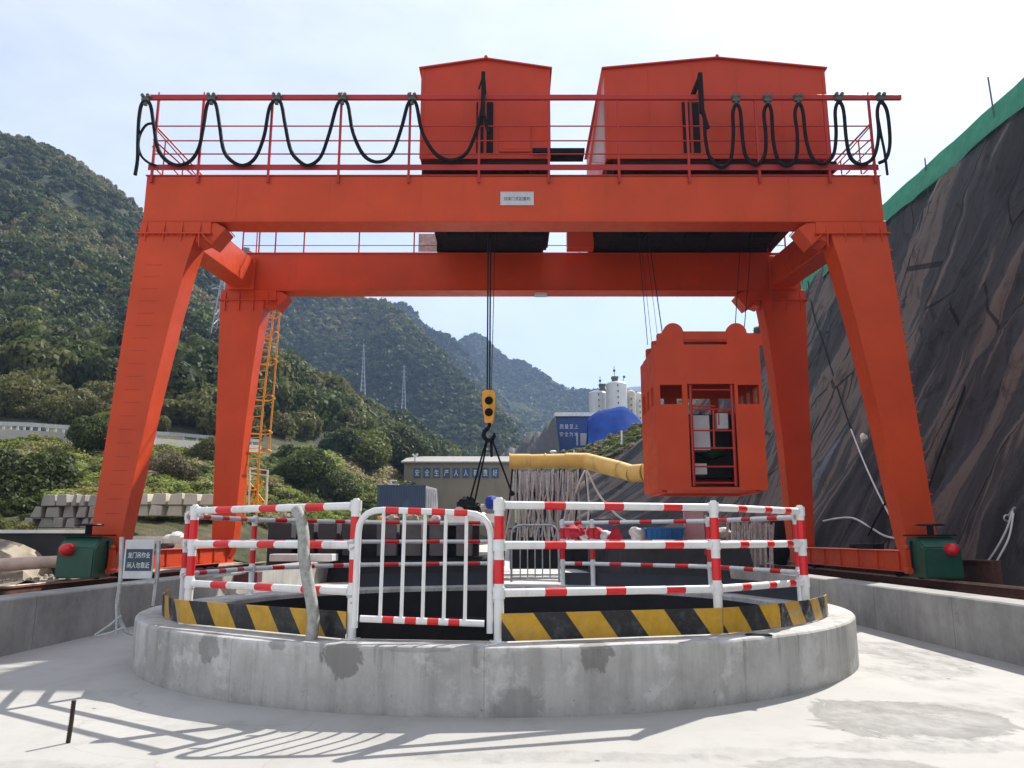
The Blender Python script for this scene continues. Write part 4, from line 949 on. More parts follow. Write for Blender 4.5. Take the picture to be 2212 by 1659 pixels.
for i, (px, py, mx_) in enumerate(((1013, 1088, 1041), (1024, 1090, 1046), (1106, 1066, 1076), (1063, 960, 1062))):
    e = P(px, py, 16.0 + .1 * i); s0 = Vector((cx_ + (-.03 if i < 2 else .04), HY + .03 * (i % 2), zp(947))); m_ = P(mx_, 985, 16)
    b = MB(); b.tube([tuple(v) for v in catmull([tuple(s0), tuple((s0 + m_) / 2 + Vector((0, 0, .02))), tuple(m_), tuple((m_ + e) / 2), tuple(e)], 4)], .021 if i < 3 else .03, 6)
    if i < 3: b.ball(e, .06, n=8)
    b.build('sling_leg', 'black_rubber', sl)

# ---- lifting cage on the right hoist
KY0, KY1 = 15.0, 16.6
kx = lambda px, py=900: P(px, py, KY0).x; kz = lambda py: P(1500, py, KY0).z
cx0, cx1, cz0, cz1 = kx(1420, 1000), kx(1656, 1000), kz(1058), kz(744)
cage = thing('lifting_cage', 'tall orange steel lifting cage with open barred door hanging from ropes', 'cage', ((cx0 + cx1) / 2, (KY0 + KY1) / 2, cz0))
t = .05
def wall_with_holes(b, horiz, fixed0, fixed1, a0, a1, z0, z1, holes):
    """grid-split wall; holes = (a0, a1, z0, z1)"""
    As = sorted({a0, a1} | {h[0] for h in holes} | {h[1] for h in holes}); Zs = sorted({z0, z1} | {h[2] for h in holes} | {h[3] for h in holes})
    for i in range(len(As) - 1):
        for j in range(len(Zs) - 1):
            am, zm = (As[i] + As[i + 1]) / 2, (Zs[j] + Zs[j + 1]) / 2
            if any(h[0] < am < h[1] and h[2] < zm < h[3] for h in holes): continue
            if horiz: b.box((As[i], fixed0, Zs[j]), (As[i + 1], fixed1, Zs[j + 1]))
            else: b.box((fixed0, As[i], Zs[j]), (fixed1, As[i + 1], Zs[j + 1]))
def clean(o):
    bm_ = bmesh.new(); bm_.from_mesh(o.data); bmesh.ops.remove_doubles(bm_, verts=bm_.verts, dist=.0005); seen = {}
    for f in list(bm_.faces): seen.setdefault(tuple(sorted(v.index for v in f.verts)), []).append(f)
    kill = [f for fs in seen.values() if len(fs) > 1 for f in fs]
    if kill: bmesh.ops.delete(bm_, geom=kill, context='FACES_ONLY')
    bmesh.ops.recalc_face_normals(bm_, faces=bm_.faces); bm_.to_mesh(o.data); bm_.free(); return o
dx0, dx1, dz0, dz1 = kx(1489, 940), kx(1592, 940), kz(1052), kz(829)
wz0, wz1 = kz(873), kz(831)
b = MB(); wall_with_holes(b, True, KY0, KY0 + t, cx0, cx1, cz0, cz1, [(dx0, dx1, dz0, dz1), (kx(1428), kx(1476), wz0, wz1), (kx(1597), kx(1643), wz0, wz1)])
clean(b.build('front_wall', 'cage_red', cage))
b = MB(); wall_with_holes(b, True, KY1 - t, KY1, cx0, cx1, cz0, cz1 - .1, [(kx(1435), kx(1470), wz0 + .05, wz1), (kx(1500), kx(1580), wz0, wz1), (kx(1600), kx(1640), wz0 + .1, wz1)]); clean(b.build('back_wall', 'cage_red', cage))
sh = [(KY0 + .18 + .47 * k, KY0 + .42 + .47 * k, wz0 - .0, wz1 + .0) for k in range(3)]
b = MB(); wall_with_holes(b, False, cx0, cx0 + t, KY0 + t, KY1 - t, cz0, cz1 - .1, sh); clean(b.build('side_wall', 'cage_red', cage))
b = MB(); wall_with_holes(b, False, cx1 - t, cx1, KY0 + t, KY1 - t, cz0, cz1 - .1, sh); clean(b.build('side_wall', 'cage_red', cage))
b = MB(); b.box((cx0 + t, KY0 + t, cz0), (cx1 - t, KY1 - t, cz0 + .04)); b.box((cx0 + .1, KY0 + .15, cz0 - .05), (cx0 + .2, KY1 - .1, cz0 - .001)); b.box((cx1 - .2, KY0 + .15, cz0 - .05), (cx1 - .1, KY1 - .1, cz0 - .001)); b.box((cx0 + .2, KY1 - .3, cz0 - .05), (cx1 - .2, KY1 - .2, cz0 - .001)); b.build('floor', 'cage_red', cage)
b = MB(); b.box((cx0 + t, KY0 + t, cz1 - .06), (cx1 - t, KY1 - t, cz1 - .02)); b.build('ceiling', 'cage_red', cage)
def hump(xc, r, zc, y0, y1, sq=0):
    pts = [(xc + r * math.cos(a), zc + r * math.sin(a)) for a in np.linspace(0, math.pi, 13)]
    return [(xc + r + (sq if sq > 0 else 0), cz1 - .019)] + ([(xc + r + sq, zc - .02)] if sq > 0 else []) + pts + ([(xc - r + sq, zc - .02)] if sq < 0 else []) + [(xc - r + (sq if sq < 0 else 0), cz1 - .019)]
for (px, sq) in ((1455, -.12), (1592, .30)):
    xc = kx(px, 720)
    for (ya, yb) in ((KY0 + .02, KY0 + .14), (KY1 - .30, KY1 - .18), (KY0 + .62, KY0 + .74)):
        b = MB(); b.prism(hump(xc, .20, kz(718), ya, yb, sq), ya, yb); b.build('sheave_guard', 'cage_red', cage, bevel=.008)
    b = MB(); b.cyl((xc, KY0 + .16, kz(722)), (xc, KY1 - .32, kz(722)), .13, 18); b.build('sheave', 'cage_red', cage)
b = MB(); b.box((kx(1476, 720), KY0 + .05, kz(733)), (kx(1574, 720), KY0 + .35, kz(714))); b.box((kx(1470, 720), KY0 + .03, kz(737)), (kx(1580, 720), KY0 + .37, kz(734)))
b.build('top_beam', 'cage_red', cage, bevel=.006)
b = MB()                                               # barred door frame and inner shelves
def hb(x0, y0, x1, y1, r=.018, Y=KY0 + .02): b.tube([P(x0, y0, Y), P(x1, y1, Y)], r, 6)
hb(1491, 832, 1500, 1050, .03); hb(1580, 832, 1590, 1050, .03)
for y in (842, 930, 968, 1008, 1043): hb(1492 + (y - 832) * .04, y, 1581 + (y - 832) * .04, y)
hb(1493, 877, 1545, 877); hb(1494, 884, 1582, 884); hb(1541, 884, 1543, 968, .02); hb(1552, 884, 1553, 918, .014)
b.build('barred_door', 'rail_red', cage)
b = MB(); b.box((kx(1500), KY0 + .3, kz(968)), (kx(1540), KY0 + .7, kz(892))); b.build('cabinet', 'grey_box', cage)
b = MB(); b.box((kx(1502), KY0 + .3, kz(1022)), (kx(1530), KY0 + .6, kz(998))); b.build('box', 'grey_box', cage)
b = MB(); b.box((kx(1556), KY0 + .25, kz(922)), (kx(1580), KY0 + .4, kz(888))); b.build('panel', 'grey_box', cage)
b = MB(); b.ball(P(1535, 975, KY0 + .9), .28, n=12, sz=.6, jit=.15, seed=3); b.build('green_bundle', 'green_tarp', cage)
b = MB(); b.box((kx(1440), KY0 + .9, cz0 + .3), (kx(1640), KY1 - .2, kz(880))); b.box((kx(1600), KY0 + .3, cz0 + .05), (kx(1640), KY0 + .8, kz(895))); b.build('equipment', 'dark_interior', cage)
for i, (tx, ty, bx_, by_, r_) in enumerate(((1383, 560, 1399, 745, .008), (1388, 560, 1408, 740, .005), (1400, 560, 1420, 725, .005), (1408, 560, 1431, 722, .011), (1597, 560, 1588, 706, .010), (1620, 560, 1608, 706, .010))):
    s0, s1 = P(tx, ty, 15.9), P(bx_, by_, 15.9); d = (s1 - s0); s0 = s0 + d * ((8.2 - s0.z) / d.z)
    b = MB(); b.tube([s0, s1], r_, 5); b.build('wire_rope', 'rope_steel', h2)

# ---- festoon cables on the track
def festoon(label, pts, hang, extra):
    root = thing('festoon_cable', label, 'cable', tuple(P(*pts[0], YF - .13)), 'black cables looped along the crane track')
    q = catmull([tuple(P(x, y, YF - .13)) for x, y in pts], 5); b = MB(); b.tube([tuple(v) for v in q], .034, 8); b.build('cable', 'black_rubber', root)
    q2 = catmull([tuple(P(x + 2.5, y - 2 if y > 300 else y, YF - .09)) for x, y in pts[3:-2]], 4); b = MB(); b.tube([tuple(v) for v in q2], .014, 5); b.build('thin_cable', 'black_rubber', root)
    q3 = catmull([tuple(P(x, y, YF - .10)) for x, y in extra], 4); b = MB(); b.tube([tuple(v) for v in q3], .024, 6); b.build('cable_tail', 'black_rubber', root)
    for x, y in hang:
        p = P(x, y, YF - .12); b = MB(); b.box((p.x - .07, p.y - .04, p.z - .02), (p.x + .07, p.y + .03, p.z + .07)); b.cyl((p.x - .05, p.y - .06, p.z + .09), (p.x - .05, p.y + .06, p.z + .09), .035, 10); b.cyl((p.x + .05, p.y - .06, p.z + .09), (p.x + .05, p.y + .06, p.z + .09), .035, 10); b.box((p.x - .03, p.y - .03, p.z - .09), (p.x + .03, p.y + .03, p.z - .021))
        b.build('cable_carrier', 'mesh_post', root)
festoon('black cable hanging in long shallow loops along the left half of the rail',
        [(292, 378), (297, 345), (298, 300), (300, 258), (305, 228), (315, 218), (325, 228), (332, 270), (340, 318), (358, 346), (385, 357), (412, 347), (430, 318), (440, 270), (447, 228), (457, 216), (467, 228), (474, 270), (483, 325), (503, 350), (528, 357), (552, 340), (570, 295), (580, 240), (588, 222), (598, 216), (608, 226), (616, 270), (628, 325), (648, 350), (668, 357), (693, 338), (712, 285), (727, 230), (740, 216), (752, 228), (762, 285), (785, 335), (815, 350), (845, 335), (866, 280), (880, 228), (890, 216), (900, 228), (912, 285), (940, 332), (975, 346), (1008, 330), (1030, 280), (1042, 232)],
        [(457, 216), (598, 216), (740, 216), (890, 216), (315, 218)], [(333, 266), (316, 270), (303, 290), (299, 315), (306, 338), (322, 352), (338, 358)])
festoon('black cable bunched into tall narrow loops along the right end of the rail',
        [(1514, 238), (1521, 255), (1524, 300), (1533, 340), (1556, 361), (1578, 345), (1584, 290), (1583, 245), (1590, 226), (1599, 240), (1604, 300), (1612, 340), (1633, 356), (1652, 335), (1654, 290), (1650, 245), (1658, 226), (1666, 240), (1670, 300), (1680, 345), (1700, 358), (1720, 340), (1722, 290), (1717, 245), (1725, 224), (1734, 240), (1741, 300), (1755, 342), (1778, 354), (1800, 335), (1806, 290), (1804, 240), (1812, 220), (1822, 238), (1828, 300), (1838, 342), (1862, 355), (1888, 338), (1898, 290), (1895, 240), (1903, 220), (1916, 240), (1922, 290), (1921, 322), (1913, 344), (1899, 352)],
        [(1590, 218), (1658, 218), (1724, 217), (1812, 215), (1903, 215)], [(1896, 250), (1903, 290), (1911, 330), (1917, 378)])

US = 1.4
for o in [q for q in bpy.data.objects if q not in BEFORE]:
    if o.parent is None: o.location = (o.location[0] * US, o.location[1] * US, o.location[2] * US - .6)
    if o.type == 'MESH': o.data.transform(Matrix.Scale(US, 4))
# ================================================================== GUARD RAILS ROUND THE SHAFT
ZR = .6
def post(a, parent, h=1.27, r=.045, plain=False):
    p = ang(a, RP, ZR); z = [0, .50, .5001, .71, .7101, .89, .8901, 1.10, 1.1001, h - .03, h]
    mt = [0, 0, 1, 1, 0, 0, 1, 1, 0, 0] if not plain else [0] * 10
    rr = [r] * 9 + [r * .98, r * .55]
    b = MB(); b.tube([p + Vector((0, 0, k)) for k in z], rr, 12, mats=mt)
    o = b.build('post', ['rail_white', 'band_red'], parent)
    b = MB(); b.cyl(p + Vector((0, 0, .001)), p + Vector((0, 0, .014)), .085, 14); b.build('base_plate', 'rail_white', o)
    for zz in (.42, .84, 1.20): b = MB(); b.cyl(p + Vector((0, 0, zz - .05)), p + Vector((0, 0, zz + .05)), r * 1.22, 12); b.build('sleeve', 'rail_white', o)
    return p
def rail_bar(b, p, q, r=.037, bands=((.15, .26), (.45, .56), (.74, .85))):
    d = q - p; L = d.length; d.normalize(); p = p + d * .05; q = q - d * .05; ts = [0]; mt = []
    for u, v in bands: ts += [u, u + .0005, v, v + .0005]; mt += [0, 0, 1, 1]
    ts += [1]; mt += [0]; mt = []
    for i in range(len(ts) - 1):
        m_ = (ts[i] + ts[i + 1]) / 2; mt.append(1 if any(u < m_ < v for u, v in bands) else 0)
    b.tube([p + (q - p) * t_ for t_ in ts], r, 12, mats=mt)
def section(a0, a1, label, posts_=(True, False), hs=(1.20, .84, .42), bands=((.15, .26), (.45, .56), (.74, .85))):
    p0, p1 = ang(a0, RP, ZR), ang(a1, RP, ZR)
    root = thing('guard_rail', label, 'guard rail', tuple((p0 + p1) / 2), 'red and white guard rails round the shaft')
    if posts_[0]: post(a0, root)
    if posts_[1]: post(a1, root)
    for h in hs:
        b = MB(); rail_bar(b, p0 + Vector((0, 0, h)), p1 + Vector((0, 0, h)), bands=bands); b.build('rail', ['rail_white', 'band_red'], root)
    return root
section(-140, -107, 'front left guard rail section, left of the gate, with a bent pole leaning on it', (True, True))
section(-88.9, -59.5, 'front guard rail section right of the gate, below the hook', (True, True), bands=((.18, .28), (.465, .56), (.76, .855)))
section(-59.5, -37, 'guard rail section at the front right turn of the ring', (False, True), bands=((.22, .32), (.54, .63), (.80, .88)))
section(-37, 0, 'short looking guard rail section on the right side of the ring', (False, True))
section(0, 33, 'far right guard rail section in front of the row of upright pipes', (False, True))
section(33, 66, 'far guard rail section in front of the blue bin and red cloths', (False, True))
section(66, 74, 'very short far guard rail section beside the small far gate', (False, True), bands=((.3, .6),))
section(90, 128, 'far guard rail section seen through the near gate', (True, True))
section(128, 159, 'far left guard rail section in front of the dark blocks', (False, True))
section(159, 187, 'left back guard rail section near the orange sill beam', (False, True))
section(187, 220, 'left side guard rail section ending at the near left corner post', (False, False))
# near gate
def gate(name, label, c, mats, r=.03, nb=5, round_=.22, bands=True, grp=None):
    """c: bottom-left, bottom-right, top-right, top-left world points"""
    bl, br, tr_, tl = c; root = thing(name, label, 'gate', tuple(bl), grp)
    def arc(a, corner, b_, n=6):
        return [a * (1 - t) ** 2 + corner * 2 * t * (1 - t) + b_ * t * t for t in np.linspace(0, 1, n)]
    up = (tl - bl).normalized(); rt = (tr_ - tl).normalized(); up2 = (tr_ - br).normalized()
    path = [bl, tl - up * round_] + arc(tl - up * round_, tl, tl + rt * round_)[1:] + arc(tr_ - rt * round_, tr_, tr_ - up2 * round_) + [br]
    b = MB(); b.tube(path, r, 10); b.build('frame', mats[0], root)
    b = MB(); h = .08; p, q = bl + up * h, br + up2 * h
    if bands: rail_bar(b, p, q, r, ((.18, .27), (.36, .45), (.54, .63), (.71, .80)))
    else: b.tube([p, q], r * .8, 8)
    b.build('bottom_bar', ['rail_white', 'band_red'] if bands else mats[0], root)
    if bands:
        b = MB()
        for u in (.20, .37, .55, .72): s_ = tl + (tr_ - tl) * u; e_ = tl + (tr_ - tl) * (u + .1); b.tube([s_, e_], r * 1.06, 10)
        b.build('band', 'band_red', root)
    for k in range(nb):
        t = (k + 1) / (nb + 1) * .94 + .03; s_ = p + (q - p) * t; e_ = tl + (tr_ - tl) * t; b = MB(); b.tube([s_, e_ ], r * .55, 8); b.build('bar', mats[0], root)
    return root
YG = 7.26
gate('gate', 'near white barred gate with rounded corners in the front guard rail', (P(765, 1356, YG), P(1058, 1368, YG + .04), P(1061, 1110, YG + .04), P(776, 1100, YG)), ['rail_white'])
b = MB(); hr = bpy.data.objects['gate']
for (px, py) in ((1066, 1290), (1066, 1180)):
    q = P(px, py, YG + .03); b.cyl(q + Vector((0, 0, -.05)), q + Vector((0, 0, .05)), .022, 8); b.box((q.x - .02, q.y - .01, q.z - .02), (q.x + .07, q.y + .01, q.z + .02))
for (px, py) in ((757, 1172), (757, 1288)):
    q = P(px, py, YG + .03); b.box((q.x - .03, q.y - .012, q.z - .012), (q.x + .07, q.y + .012, q.z + .012)); b.tube([q + Vector((.03, -.03, .03)), q + Vector((.06, -.04, -.03)), q + Vector((.01, -.03, -.06))], .01, 6)
b.build('latch', 'galv', hr)
g0, g1 = ang(87.5, RP, ZR + .06), ang(75, RP, ZR + .06)
gate('gate', 'small far gate of grey bars on the back of the ring', (g0, g1, g1 + Vector((0, 0, 1.1)), g0 + Vector((0, 0, 1.1))), ['galv'], r=.022, nb=5, bands=False)
# bent weathered pole leaning on the front left rail
b = MB(); pts = [P(x, y, Y) for x, y, Y in ((640, 1100, 7.75), (650, 1122, 7.7), (656, 1160, 7.66), (656, 1195, 7.62), (664, 1250, 7.56), (673, 1300, 7.50), (677, 1340, 7.48), (672, 1384, 7.46))]
b.tube([tuple(v) for v in catmull([tuple(p) for p in pts], 4)], .055, 10); o = b.build('bent_pole', 'weathered_pole', loc=tuple(pts[-1])); tag(o, 'weathered grey bent pole leaning on the front left guard rail', 'pole')
# toe boards
def toe(a_list, label, u0, mat='hazard', r=RP + .075, h=.235, z=ZR + .012, lean=0, straight=True, nseg=10):
    pts = []
    for a0, a1 in zip(a_list, a_list[1:]):
        p0, p1 = ang(a0, r), ang(a1, r)
        for k in range(nseg): t = k / nseg; pts.append(p0 * (1 - t) + p1 * t if straight else ang(a0 + (a1 - a0) * t, r))
    pts.append(ang(a_list[-1], r)); b = MB(); u = u0; n = len(pts)
    for i, p in enumerate(pts):
        if i: u += (p - pts[i - 1]).length
        out = (p - Vector((SC.x, SC.y, 0))).normalized(); th = .012; wob = .006 * math.sin(i * 1.7) if not straight else 0
        for (zz, off) in ((z, 0), (z + h, wob), (z + h, -th + wob), (z, -th)):
            b.uv[len(b.v)] = (u, zz - z); q = p + out * off; b.v.append((q.x, q.y, zz))
    for i in range(n - 1):
        for k in range(4): b.f.append((i * 4 + k, (i + 1) * 4 + k, (i + 1) * 4 + (k + 1) % 4, i * 4 + (k + 1) % 4)); b.m.append(0); b.sm.append(False)
    b.f += [(0, 1, 2, 3), ((n - 1) * 4 + 3, (n - 1) * 4 + 2, (n - 1) * 4 + 1, (n - 1) * 4)]; b.m += [0, 0]; b.sm += [False, False]
    o = b.build('toe_board', mat, loc=tuple((pts[0] + pts[-1]) / 2)); tag(o, label, 'toe board', 'kick boards round the shaft'); return o
toe([-168, -140.2], 'stub of scuffed kick board at the left turn of the ring', 0, 'hazard_worn', straight=False)
toe([-140, -107.3], 'yellow and black striped kick board left of the gate', .18)
toe([-88.6, -59.9], 'yellow and black striped kick board right of the gate', .02)
toe([-59.6, -48], 'warped striped kick board past the third front post, cleaner half', .10, straight=False)
toe([-47.8, -26], 'warped scuffed striped kick board at the right end of the ring', .55, 'hazard_worn', straight=False)
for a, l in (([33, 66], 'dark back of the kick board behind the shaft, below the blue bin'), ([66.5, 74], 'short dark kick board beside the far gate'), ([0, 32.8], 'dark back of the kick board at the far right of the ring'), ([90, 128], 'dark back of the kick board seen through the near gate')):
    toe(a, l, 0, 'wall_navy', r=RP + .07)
b = MB(); b.prism([(-.13, 0), (.13, 0), (.10, .012), (-.10, .012)], -.04, .05); q = G(1640, 1372, ZR + .002)
for i, v in enumerate(b.v): b.v[i] = (q.x + v[0], q.y + v[1], q.z + v[2])
o = b.build('rubber_scrap', 'black_rubber', loc=tuple(q)); tag(o, 'flat black rubber scrap lying on the ring top at the right', 'scrap')
# black sheet tied under the near gate
b = MB(); n = 12; p0, p1 = ang(-106.6, RP - .03), ang(-89.3, RP - .03)
for i in range(n + 1):
    t = i / n; p = p0 * (1 - t) + p1 * t; w_ = .012 * math.sin(i * 2.1)
    for zz, d in ((ZR + .003, 0), (ZR + .20, w_), (ZR + .20, w_ + .01), (ZR + .003, .01)): b.v.append((p.x, p.y + d, zz))
for i in range(n):
    for k in range(4): b.f.append((i * 4 + k, (i + 1) * 4 + k, (i + 1) * 4 + (k + 1) % 4, i * 4 + (k + 1) % 4)); b.m.append(0); b.sm.append(False)
o = b.build('kick_sheet', 'black_rubber', loc=tuple((p0 + p1) / 2)); tag(o, 'plain black sheet closing the gap under the near gate', 'kick sheet')

# ================================================================== THINGS NEAR THE SHAFT
# sign on a bent pipe stand
root = thing('sign_stand', 'grey bent pipe stand holding a small dark blue notice board', 'sign', tuple(G(285, 1372, 0)))
ys = 9.6
def sp(px, py, dy=0): return P(px, py, ys + dy)
for pts in (((263, 1160), (262, 1215), (260, 1260), (254, 1300), (256, 1335), (272, 1362), (292, 1370)), ((342, 1168), (341, 1220), (337, 1262), (332, 1308))):
    b = MB(); b.tube([tuple(v) for v in catmull([tuple(sp(x, y, .02 * i)) for i, (x, y) in enumerate(pts)], 3)], .028, 8); b.build('leg', 'galv', root)
for pp, r_ in (((sp(262, 1330), sp(235, 1352), sp(205, 1372)), .014), ((sp(270, 1355), sp(240, 1366), sp(212, 1374)), .014), ((sp(258, 1262), sp(335, 1258)), .018), ((sp(252, 1305), sp(251, 1368)), .015)): b = MB(); b.tube(pp, r_, 6); b.build('brace', 'galv', root)
q0, q1 = sp(266, 1250), sp(337, 1166)
b = MB(); b.box((q0.x, ys - .03, q0.z), (q1.x, ys - .01, q1.z)); bd = b.build('board', 'sign_board', root, bevel=.006)
r0_, r1_ = sp(272, 1233), sp(333, 1186)
b = MB(); b.box((r0_.x, ys - .036, r0_.z), (r1_.x, ys - .031, r1_.z)); nt_ = b.build('notice', 'sign_blue', bd)
zc = (r0_.z + r1_.z) / 2; hh = (r1_.z - r0_.z)
for bdy, dz in (('龙门吊作业', .22), ('闲人勿靠近', -.24)):
    o = text('lettering', bdy, 'letter_white', root, ((r0_.x + r1_.x) / 2, ys - .037, zc + dz * hh), hh * .27, width=(r1_.x - r0_.x) * .84, thick=.0015)
    o.parent = nt_
# rebar stub in the slab
g = G(147, 1605, 0); tp = g + Vector((.012, 0, .30)); b = MB(); b.tube([g, (g + tp) / 2 + Vector((.004, 0, 0)), tp], .016, 8)
for k in range(16): z = g + (tp - g) * (k / 16 + .03); b.tube([z, z + Vector((0, 0, .005))], .0185, 8)
o = b.build('rebar_stub', 'rebar', loc=tuple(g)); tag(o, 'rusty rebar stub sticking up from the concrete at lower left', 'rebar')
# ================================================================== BEHIND THE SHAFT
def named(b, name, mat, label, cat, group=None, bevel=0, **k):
    c = np.array(b.v); lo = c.min(0); hi = c.max(0); o = b.build(name, mat, loc=((lo[0] + hi[0]) / 2, (lo[1] + hi[1]) / 2, lo[2]), bevel=bevel, **k); return tag(o, label, cat, group)
# black sheeted banks either side of the way out
bot = [G(1105, 1215, 0), G(1220, 1225, 0), G(1300, 1243, 0), G(1365, 1260, 0), G(1480, 1274, 0), Vector((6.55, 21.5, 0))]
tp_ = [p + Vector((0, .7, 1.30)) for p in bot]; tb = [Vector((p.x * 1.15, p.y + 16, 1.30)) for p in bot]
o, _ = loft('banks', [bot, tp_, tb], 6, 8, 'black_liner', [0, .12, .12], 1.3, 61); kind(o, 'structure')
bot = [G(560, 1264, 0), G(600, 1258, 0), G(650, 1256, 0), G(715, 1256, 0), G(850, 1256, 0), G(985, 1256, 0), G(1080, 1255, 0)]
hts = [.05, .18, .45, .82, .86, .86, .86]
tp_ = [p + Vector((0, .5, h)) for p, h in zip(bot, hts)]; tb = [Vector((p.x * 1.05, p.y + 9, h)) for p, h in zip(bot, hts)]
o, _ = loft('banks', [bot, tp_, tb], 6, 6, 'black_liner', [0, .05, .05], 1.3, 62); kind(o, 'structure')
# dark blocks stacked two high
YBk = 28.9
k_ = 0
for (x0, x1) in ((582, 630), (645, 678), (686, 728), (738, 768), (813, 857), (866, 910), (927, 965), (985, 1019)):
    for (ya, yb, low) in ((1130, 1165, 0), (1172, 1201, 1)):
        p0, p1 = P(x0, yb, YBk), P(x1, ya, YBk); b = MB(); b.box((p0.x, YBk, p0.z), (p1.x, YBk + .9, p1.z))
        side = 'left' if x1 < 800 else 'right'; od = {582: 'first', 645: 'second', 686: 'third', 738: 'fourth', 813: 'first', 866: 'second', 927: 'third', 985: 'fourth'}[x0]
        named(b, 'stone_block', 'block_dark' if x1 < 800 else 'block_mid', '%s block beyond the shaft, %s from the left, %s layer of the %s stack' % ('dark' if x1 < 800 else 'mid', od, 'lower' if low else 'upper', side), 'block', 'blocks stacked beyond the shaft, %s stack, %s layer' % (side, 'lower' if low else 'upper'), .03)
b = MB(); p0, p1 = P(576, 1205, 30), P(1035, 1127, 30); b.box((p0.x, 30, .3), (p1.x, 30.4, p1.z)); named(b, 'added_dark_backing', 'block_dark', 'dark box added for the darkness behind the two rows of stacked blocks', 'backing')  # dark box added to give the darkness between the blocks
b = MB(); p0, p1 = P(578, 1171, YBk), P(1040, 1166, YBk); b.box((p0.x, YBk + .02, p0.z), (p1.x, YBk + .95, p1.z)); named(b, 'lit_gap_strip', 'block_lit', 'pale layer painting in the lit gap between the two rows of dark blocks', 'lit_gap_strip')  # pale box paints in the lit gap between the rows
for (x0, x1, l) in ((581, 648, 'left'), (652, 717, 'right')):
    p0, p1 = P(x0, 1213, 27.6), P(x1, 1197, 27.6); b = MB(); b.box((p0.x, 27.6, p0.z), (p1.x, 28.6, p1.z)); named(b, 'concrete_slab', 'crate_white', '%s of two white slabs lying below the dark blocks' % l, 'slab', bevel=.02)
# lit covers and debris on top of the blocks
rr = random.Random(5)
b = MB(); p0, p1 = P(965, 1128, 29), P(1082, 1108, 29); n = 14
for i in range(n + 1):
    x = p0.x + (p1.x - p0.x) * i / n
    for (dy, dz) in ((0, -.1), (0, .28 + rr.uniform(-.04, .04)), (1.6, .38 + rr.uniform(-.05, .05)), (1.6, -.1)): b.v.append((x, 29 + dy, p0.z + dz))
for i in range(n):
    for k in range(4): b.f.append((i * 4 + k, (i + 1) * 4 + k, (i + 1) * 4 + (k + 1) % 4, i * 4 + (k + 1) % 4)); b.m.append(0); b.sm.append(False)
b.f += [(0, 1, 2, 3), (n * 4 + 3, n * 4 + 2, n * 4 + 1, n * 4)]; b.m += [0, 0]; b.sm += [False, False]
named(b, 'white_sheet', 'crate_white', 'white sheet spread over the stack right of the near gate top', 'sheet')
for i, (px, py, r_, mt, nm, lab, ct) in enumerate([(1012, 1090, .38, 'black_rubber', 'rubber_heap', 'heap of black rubber pieces under the rope sling ends', 'heap'), (1066, 1084, .30, 'cloth_blue', 'blue_bag', 'crumpled bright blue bag beside the tall front post', 'bag'),
      (998, 1098, .20, 'pale_bag', 'pale_bag', 'pale cyan bag at the left foot of the black heap', 'bag'), (1042, 1096, .16, 'block_lit', 'stone', 'small pale stone right of the black heap', 'stone'), (826, 1119, .14, 'yellow_paint', 'yellow_can', 'small yellow can on the blocks behind the gate', 'can'),
      (850, 1121, .22, 'rock_rubble', 'rubble', 'brown rubble on the blocks right of the yellow can', 'rubble'), (890, 1121, .24, 'rock_rubble', 'rubble', 'brown rubble in the middle of the right block stack', 'rubble'), (942, 1120, .18, 'pale_bag', 'pale_bag', 'pale lump on the blocks left of the white sheet', 'bag'),
      (1235, 1146, .36, 'cloth_red', 'red_cloth', 'crumpled red cloth over the edge, leftmost of the three by the hoses', 'cloth'), (1285, 1154, .32, 'cloth_red', 'red_cloth', 'crumpled red cloth between the white sack and the hoses', 'cloth'), (1306, 1158, .26, 'pale_bag', 'white_sack', 'white sack between two red cloths', 'sack'),
      (1372, 1148, .20, 'pale_bag', 'white_rag', 'white rag lying over the pale bucket', 'rag'), (618, 1118, .22, 'rock_rubble', 'rubble', 'rubble on the left block stack', 'rubble'), (1262, 1158, .16, 'pale_bag', 'white_rag', 'small white rag between the two red cloths', 'rag'), (1540, 1190, .14, 'cloth_red', 'red_cloth', 'red and white ribbon knot on the far post', 'ribbon')]):
    Yk = 29.3 if px < 1100 else 26.5 if px < 1500 else 15.2; c = P(px, py, Yk); b = MB(); b.ball(c, r_, n=14, sz=.75, jit=.22, seed=i + 3)
    for kk in range(3): b.ball(c + Vector((rr.uniform(-.8, .8) * r_, rr.uniform(-.3, .3) * r_, rr.uniform(-.5, .2) * r_)), r_ * rr.uniform(.4, .65), n=10, sz=.8, jit=.25, seed=i * 9 + kk)
    named(b, nm, mt, lab, ct)
b = MB(); c0 = P(1309, 1166, 26.2); c1 = P(1348, 1166, 26.2); a_ = P(1330, 1139, 26.4)
b.add([c0, c1, c1 + Vector((-.1, .5, 0)), c0 + Vector((.1, .5, 0)), a_ + Vector((-.05, 0, 0)), a_ + Vector((.06, .05, .01))], [(0, 1, 5, 4), (1, 2, 5), (2, 3, 4, 5), (3, 0, 4), (0, 3, 2, 1)]); named(b, 'red_tent', 'cloth_red', 'small red cloth draped into a triangle left of the blue bin', 'cloth')
b = MB(); p = P(1378, 1168, 26.3); b.tube([p, p + Vector((0, 0, .34))], [.20, .26], 16); b.tube([p + Vector((0, 0, .3)), p + Vector((0, 0, .36))], .27, 16); named(b, 'bucket', 'pale_bag', 'pale bucket left of the blue bin', 'bucket')
p0, p1 = P(1398, 1168, 26), P(1478, 1140, 26)
root = thing('bin', 'bright blue plastic bin on the bank beyond the shaft', 'bin', ((p0.x + p1.x) / 2, 26.4, p0.z))
